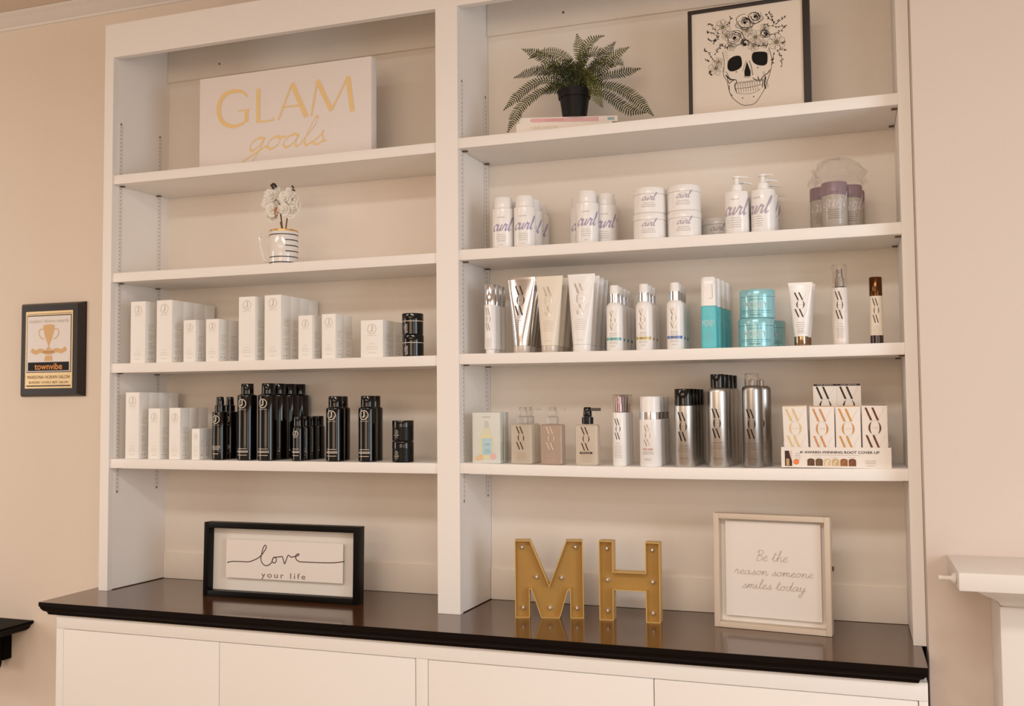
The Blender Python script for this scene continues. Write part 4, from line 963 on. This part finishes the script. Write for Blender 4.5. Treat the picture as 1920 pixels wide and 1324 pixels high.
q = Print().rect(-.0165, .0165, .0300, .0352); q.obj('dark_name_bar', flat(-.0196), INKB, t); Print().text('POP & LOCK', 0, .0326, .024, .0028).obj('bar_lettering', flat(-.0200), INKW, t)
t = thing('spray_bottle', '', 'bottle', group=GR); r = .0180
obj('bottle_body', MB().lathe([(r*.93, 0), (r, .002), (r, .1325), (r*.95, .1362), (.010, .1370)]), PLASTW, t)
obj('pump_head', MB().lathe([(.0108, .1373), (.0108, .158), (.0085, .1582), (.0080, .176), (.006, .177)]), mat('rose_chrome', (176, 150, 156), .15, .9), t)
obj('overcap', MB().lathe([(.0175, .1373), (.0175, .1805), (.0165, .1820), (.0155, .1810), (.0163, .179), (.0163, .1376)]), CLEAR, t)
emblem_on(t, .022, .054, .094, cyl(r), INKB, INKG); q = Print().text('ROOT', -.001, .058, .010, .002); lines(q, -.001, .052, .022, 8, .0042, .0006); q.obj('small_print', cyl(r), INKG, t)
row(t, [(1.6165+.0006*k, .034+.0375*k, Z4(1.62)) for k in range(3)], lab(3, 'slim white spray bottle with clear overcap, {} of its row'), GR)
t = thing('spray_can', '', 'spray can', group=GR); r = .0278
obj('can_body', MB().lathe([(r*.95, 0), (r, .002), (r, .1190)]), PLASTW, t)
obj('chrome_band', MB().lathe([(r*1.005, .1193), (r*1.005, .1368)]), CHROME, t)
obj('cap', MB().lathe([(r*.93, .1371), (r*.93, .1735), (r*.90, .1762), (r*.86, .1768)]), PLASTW, t)
emblem_on(t, .026, .056, .078, cyl(r, off=-.002), mat('silver_foil_print', (196, 186, 172)), INKL)
Print().text('XTRA LARGE', -.003, .0440, .027, .0058, bold=.02).obj('red_lettering', cyl(r), ink((206, 130, 122)), t)
q = Print(); lines(q, -.003, .0380, .032, 3, .0030, .0008); lines(q, -.003, .0200, .020, 2, .003, .0007); q.obj('small_print', cyl(r), INKG, t)
row(t, [(1.6960+.0004*k, .038+.0572*k, Z4(1.7)) for k in range(3)], lab(3, 'white can with chrome band and red lettering, {} of its row'), GR)
def silver_can(r, h, hs, rc, rs_, body, cap, label, group, clear=False):
    t = thing('spray_can', label, 'spray can', group=group)
    obj('can_body', MB().lathe([(r*.92, 0), (r, .003), (r, hs-(r-rc)*1.6), (r*.985, hs-(r-rc)*1.1), (r*.93, hs-(r-rc)*.55), (rc+.002, hs-.001), (rc-.001, hs)], None, 48), body, t)
    if clear == 'bare':
        obj('nozzle', MB().lathe([(.0075, hs+.0003), (.0070, hs+.014), (.004, hs+.016)], None, 20), mat('grey_pump', (150, 138, 130)), t)
    elif clear:
        obj('nozzle', MB().lathe([(.0075, hs+.0003), (.0070, hs+.014), (.004, hs+.016)], None, 20), mat('grey_pump', (150, 138, 130)), t)
        obj('cap', MB().lathe([(rc, hs+.0004), (rc*.98, h-.002), (rc*.93, h), (rc*.85, h-.001), (rc*.92, h-.003), (rc*.93, hs+.0006)], None, 36), CLEAR, t)
    else: obj('cap', MB().lathe([(rc, hs+.0004), (rc, h-.0025), (rc*.95, h)], None, 36), cap, t)
    emblem_on(t, .032, .074, rs_, cyl(r, off=0), INK, ink((158, 146, 134)))
    q = Print().text('STYLE ON STEROIDS', 0, rs_-.047, .026, .0024); lines(q, 0, rs_-.053, .034, 3, .0042, .0007); lines(q, 0, .022, .030, 1, .004, .0007); q.obj('small_print', cyl(r), ink((110, 96, 84)), t); return t
t = silver_can(.0252, .1950, .1540, .0243, .100, SILVER, GLOSSK, '', GR)
row(t, [(1.7830+.0010*k, .036+.0512*k, Z4(1.78)) for k in range(4)], lab(4, 'short silver can with wide black cap, {} of its row'), GR)
t = silver_can(.0252, .2300, .1965, .0178, .108, SILVER, GLOSSK, '', GR)
row(t, [(1.8665+.0045*k, .036+.0512*k, Z4(1.87)) for k in range(4)], lab(4, 'tall silver can with narrow black cap, {} of its row'), GR)
t = silver_can(.0245, .2300, .2000, .0172, .106, STEELD, None, '', GR, True)
t['label'] = 'tall steel grey can with clear cap, left of the display tray'; t.location = (1.9495, .036, Z4(1.95))
t = silver_can(.0245, .2300, .2000, .0172, .106, STEELD, None, 'tall steel grey can without a cap, mostly hidden behind the clear capped one', GR, 'bare'); t.location = (1.9665, .090, Z4(1.95))
# display tray with small cartons
ty = thing('display_tray', 'white cardboard display tray printed with root cover up advert', 'display', (2.0170, .0150, Z4(2.15)-.0002+.0010), group=None)
CB = mat('white_cardboard', (240, 230, 220), .55, var=.01)
TWD = .2480
obj('front_panel', MB().box(0, TWD, 0, .0015, 0, .0487), CB, ty); obj('side_panel', MB().box(0, .0015, .0017, .135, 0, .0487), CB, ty); obj('side_panel', MB().box(TWD-.0015, TWD, .0017, .135, 0, .0487), CB, ty)
obj('tray_floor', MB().box(.0017, TWD-.0017, .0017, .135, .0, .0015), CB, ty)
obj('rear_riser', MB().box(.0017, TWD-.0017, .056, .134, .0017, .0600), CB, ty)
obj('back_panel', MB().box(0, TWD, .1352, .1367, 0, .112), CB, ty)
Print().text('1', .0460, .0365, .0022, .0056, bold=.02).text('#', .0420, .0375, .0026, .003).text('AWARD-WINNING ROOT COVER UP', .1390, .0365, .168-.050, .0058, bold=.015).obj('headline_lettering', flat(-.0004), INKB, ty) if False else Print().text('#1', .0470, .0368, .0070, .0062, bold=.02).text('AWARD-WINNING ROOT COVER UP', .1380, .0368, .168, .0062, bold=.02).obj('headline_lettering', flat(-.0004), INKB, ty)
q = Print(); lines(q, .125, .0300, .140, 1, .004, .0006, 3); lines(q, .085, .0245, .020, 1, .004, .0005); lines(q, .120, .0245, .022, 1, .004, .0005); lines(q, .160, .0245, .022, 1, .004, .0005)
q.text('C O L O R', .2020, .0170, .024, .0032).text('WOW', .2020, .0120, .024, .0030); lines(q, .2020, .006, .024, 1, .004, .0007); lines(q, .0380, .033, .014, 4, .0045, .0008); q.obj('small_print', flat(-.0004), INKG, ty)
Print().rect(.0085, .0250, .0035, .0400).obj('product_photo', flat(-.0004), INKB, ty); Print().rect(.0115, .0185, .0045, .0210).obj('product_photo_brush', flat(-.0008), ink((200, 160, 110)), ty)
Print().poly([(.0180, .0400), (.0250, .0400), (.0250, .0150), (.0215, .0260)]).obj('product_photo_highlight', flat(-.0008), ink((226, 204, 190)), ty)
Print().disc((.0345, .0135), .0068).obj('orange_sticker', flat(-.0004), ink((240, 128, 60)), ty); Print().text('NEW', .0345, .0135, .009, .0032).obj('sticker_lettering', flat(-.0008), ink((250, 190, 140)), ty)
for k, c_ in enumerate(((96, 64, 42), (104, 78, 52), (224, 196, 160), (206, 176, 134), (150, 96, 54), (120, 72, 40))):
    x = .0600+k*.0187
    Print().poly([(x, .0045), (x+.0165, .0045), (x+.0165, .0175)]+[(x+.00825+.00825*cos(a), .0175+.0045*sin(a)) for a in [pi*j/10 for j in range(1, 10)]]+[(x, .0175)]).obj('hair_photo', flat(-.0004), ink(c_), ty)
    c2 = tuple(min(255, int(v*1.35)) for v in c_)
    Print().ribbon([(x+.004+.0015*(k % 3), .006), (x+.006, .012), (x+.0105, .018)], .0018).obj('hair_photo_streak', flat(-.0007), ink(c2), ty)
GD = 'small cartons in the display tray'
def root_carton(c_, label, top, hgt=.1330, name='carton'):
    t = thing('carton', label, 'box', group=GD); w = .0560
    obj('box_body', MB().box(-w/2, w/2, 0, .022, 0, hgt), CB, t, bevel=.0006)
    k = ink(c_); A_, B_ = bar_emblem(.050, .098)
    A_.xf(lambda q: (q[0], q[1]+hgt-.056)).obj('bar_emblem', flat(-.0004), k, t); B_.xf(lambda q: (q[0], q[1]+hgt-.056)).obj('bar_emblem_fine_lines', flat(-.0004), ink((196, 180, 164)), t)
    Print().rect(-w/2+.001, w/2-.001, hgt-.0055 if top else hgt-.0022, hgt-.0004).obj('shade_band', flat(-.0004), k, t)
    if top: Print().text('DARK BROWN', 0, hgt-.0030, .036, .0020).obj('band_lettering', flat(-.0008), INKW, t)
    Print().text('ROOT COVER UP', 0, hgt-.112, .030, .0035).obj('name_print', flat(-.0004), INKG, t); return t
zt_ = Z4(2.15)+.0010+.0018
for x, c_, lb, dz, tilt in ((2.0535, (226, 196, 140), 'small white carton with pale blonde emblem, leftmost of four in the tray', 0, radians(-1.5)), (2.1125, (206, 148, 96), 'small white carton with copper emblem, second of four in the tray', 0, 0), (2.1712, (212, 150, 70), 'small white carton with golden orange emblem, third of four in the tray', 0, 0), (2.2305, (104, 44, 28), 'small white carton with dark red brown emblem, rightmost of four in the tray', .003, 0)):
    t = root_carton(c_, lb, False, .1450+dz*.8); t.location = (x, .0180, zt_+(.0008 if tilt else 0)); t.rotation_euler = (0, tilt, 0)
for x, lb in ((2.1200, 'white carton with black brown emblem, left one of the raised rear pair'), (2.1745, 'white carton with black brown emblem, right one of the raised rear pair')):
    t = root_carton((44, 28, 20), lb, True, .1400); t.location = (x, .0735, Z4(2.15)+.0010+.0602)
# ================================================================ things on the counter
zc = ZC+.0003
lf = thing('framed_sign', 'black shadow box sign with the words love your life on the counter', 'sign', (.3589, .0240, zc), rz=radians(.8), rx=radians(-1.5))
LW, LH, LD = .5080, .2150, .036; B_W = .0165
BF = mat('black_frame_paint', (9, 6, 5), .4, var=.05, spec=.2)
obj('frame_rail', MB().box(0, B_W, 0, LD, 0, LH), BF, lf, bevel=.0008); obj('frame_rail', MB().box(LW-B_W, LW, 0, LD, 0, LH), BF, lf, bevel=.0008)
obj('frame_rail', MB().box(B_W+.0001, LW-B_W-.0001, 0, LD, 0, B_W), BF, lf, bevel=.0008); obj('frame_rail', MB().box(B_W+.0001, LW-B_W-.0001, 0, LD, LH-B_W, LH), BF, lf, bevel=.0008)
MATB = mat('mat_board', (234, 226, 216), .8, var=.01)
obj('backing_board', MB().box(B_W+.0002, LW-B_W-.0002, .026, .030, B_W+.0002, LH-B_W-.0002), MATB, lf)
obj('raised_card', MB().box(.068, .452, .0150, .0180, .0545, .1660), mat('pink_white_card', (238, 228, 219), .7, var=.01), lf)
def lq(x, y):
    s_ = (x-203)/1437.0; top = 155+50*s_; bot = 838+92*s_; return (s_*LW, (bot-y)/(bot-top)*LH)
p = Print(); W_ = .0026
for pts in ([(405, 540), (450, 529), (540, 530), (610, 533), (660, 518), (705, 495), (735, 468), (765, 425), (778, 395), (765, 378), (748, 405), (735, 455), (728, 500), (738, 540), (765, 566), (795, 567), (825, 545), (838, 515), (850, 490), (870, 500), (872, 530), (852, 545), (835, 528), (845, 498), (875, 490), (905, 487), (928, 483)],
            [(928, 483), (940, 520), (952, 552), (968, 510), (985, 472), (1010, 490), (1040, 485), (1065, 480), (1084, 465), (1070, 460), (1052, 480), (1058, 510), (1085, 530), (1120, 535), (1250, 541), (1360, 543), (1430, 540), (1495, 530)]):
    p.ribbon([lq(*q) for q in pts], W_, n=5)
p.obj('script_lettering', flat(.0146), INKB, lf)
a = lq(735, 640); b = lq(1145, 645)
Print().text('your life', (a[0]+b[0])/2, a[1]-.006, b[0]-a[0], .0215, spacing=1.35).obj('typed_lettering', flat(.0146), ink((110, 92, 80)), lf)

def marquee(name, label, poly, bulbs, loc, rz, depth=.036):
    t = thing(name, label, 'letter', loc, rz=rz); n = len(poly); rim = .0022
    cx = sum(p[0] for p in poly)/n; area2 = sum(poly[i][0]*poly[(i+1) % n][1]-poly[(i+1) % n][0]*poly[i][1] for i in range(n))
    def offset(d):
        out = []
        for i in range(n):
            p0, p1, p2 = Vector(poly[i-1]), Vector(poly[i]), Vector(poly[(i+1) % n])
            e1 = (p1-p0).normalized(); e2 = (p2-p1).normalized(); sg_ = 1 if area2 > 0 else -1
            n1 = Vector((-e1.y, e1.x))*sg_; n2 = Vector((-e2.y, e2.x))*sg_; b_ = (n1+n2).normalized(); out.append(tuple(p1+b_*d/max(.35, b_.dot(n1))))
        return out
    inn = offset(rim); m = MB()
    vs = [(x, 0, z) for x, z in poly]+[(x, depth, z) for x, z in poly]+[(x, 0, z) for x, z in inn]+[(x, depth-.001, z) for x, z in inn]; fs = []
    for i in range(n):
        j = (i+1) % n; fs += [(i, j, j+n, i+n), (i, i+2*n, j+2*n, j), (i+2*n, i+3*n, j+3*n, j+2*n), (i+n, j+n, j+3*n, i+3*n)]
    m.add(vs, fs); obj('rim', m, GOLDR, t, smooth=False)
    m = MB(); q = offset(rim+.0001); m.prism(q, .0175, .0200)
    me = m.mesh('face_panel', smooth=False)
    bm = bmesh.new(); bm.from_mesh(me); bmesh.ops.triangulate(bm, faces=[f for f in bm.faces if len(f.verts) > 4]); bm.to_mesh(me); bm.free()
    obj('face_panel', me, GOLDP, t)
    SB = mat('silver_bulb', (226, 220, 214), .15, .6, coat=.5)
    for x, z in bulbs:
        mm = MB().lathe([(.0064, 0), (.0064, .0022), (.0052, .0038), (.0048, .0080), (.003, .0100), (0, .0106)], None, 6)
        o = obj('bulb', mm, SB, t); o.matrix_local = Matrix.Translation((x, .0174, z)) @ Matrix.Rotation(pi/2, 4, 'X')
    return t
MW, MH = .1790, .2000
def mq(x, y): return ((x-190)/716.0*MW, (925-y)/767.0*MH)
mp_ = [mq(*q) for q in [(190, 925), (190, 158), (352, 158), (548, 600), (728, 158), (900, 158), (906, 925), (765, 925), (765, 640), (740, 655), (655, 925), (462, 925), (360, 640), (343, 640), (343, 925)]]
marquee('marquee_letter', 'gold marquee letter M with seven small silver bulbs', mp_, [mq(*q) for q in [(265, 230), (824, 226), (415, 528), (675, 532), (272, 832), (552, 832), (833, 832)]], (1.3383, .0080, zc), radians(14.2))
HW_, HH = .1575, .2020
def hq(x, z): return (x*HW_, z*HH)
hp_ = [hq(*q) for q in [(0, 0), (0, 1), (.235, 1), (.235, .615), (.765, .615), (.765, 1), (1, 1), (1, 0), (.765, 0), (.765, .385), (.235, .385), (.235, 0)]]
marquee('marquee_letter', 'gold marquee letter H with six small silver bulbs', hp_, [hq(*q) for q in [(.125, .90), (.87, .90), (.125, .50), (.87, .50), (.125, .11), (.87, .11)]], (1.5538, .0480, zc), radians(1.5))

qf = thing('framed_sign', 'pale wood framed quote about smiling leaning at the right of the counter', 'sign', (1.8449, .0600, zc+.0004), rz=radians(-6.3), rx=radians(-1.0))
QW, QH, QD = .2800, .2800, .034; QB = .0130
PW = wood_mat('whitewashed_wood', (206, 186, 164), (226, 208, 188), .6, (10, 10, 1), scale=6)
PH_ = wood_mat('whitewashed_wood_rail', (206, 186, 164), (226, 208, 188), .6, (1, 10, 10), scale=6)
obj('frame_rail', MB().box(0, QB, 0, QD, 0, QH), PW, qf, bevel=.0008); obj('frame_rail', MB().box(QW-QB, QW, 0, QD, 0, QH), PW, qf, bevel=.0008)
obj('frame_rail', MB().box(QB+.0001, QW-QB-.0001, 0, QD, 0, QB), PH_, qf, bevel=.0008); obj('frame_rail', MB().box(QB+.0001, QW-QB-.0001, 0, QD, QH-QB, QH), PH_, qf, bevel=.0008)
obj('backing_board', MB().box(QB+.0002, QW-QB-.0002, .024, .028, QB+.0002, QH-QB-.0002), MATB, qf)
obj('raised_card', MB().box(.0270, .2565, .0145, .0170, .0285, .2610), mat('pink_white_card', (238, 222, 212)), qf)
p = Print(); LT = .0011
def qq(x, y):
    s_ = (x-105)/945.0; top = 98+30*s_; bot = 1008+75*s_; return (s_*QW, (bot-y)/(bot-top)*QH)
for t_, xa, xb, yb_, xh in (('Be the', 445, 705, 485, .0115), ('reason someone', 265, 905, 590, .0100), ('smiles today.', 330, 855, 705, .0105)):
    a = qq(xa, yb_); b = qq(xb, yb_); handwrite(p, t_, (a[0]+b[0])/2, a[1], b[0]-a[0], xh, LT, slant=.28)
p.obj('script_lettering', flat(.0141), ink((184, 166, 148)), qf)
ST = mat('metal_clip', (96, 78, 66)); obj('turn_button', MB().box(QW-.0005, QW+.0040, .026, .030, .150, .161), ST, qf)
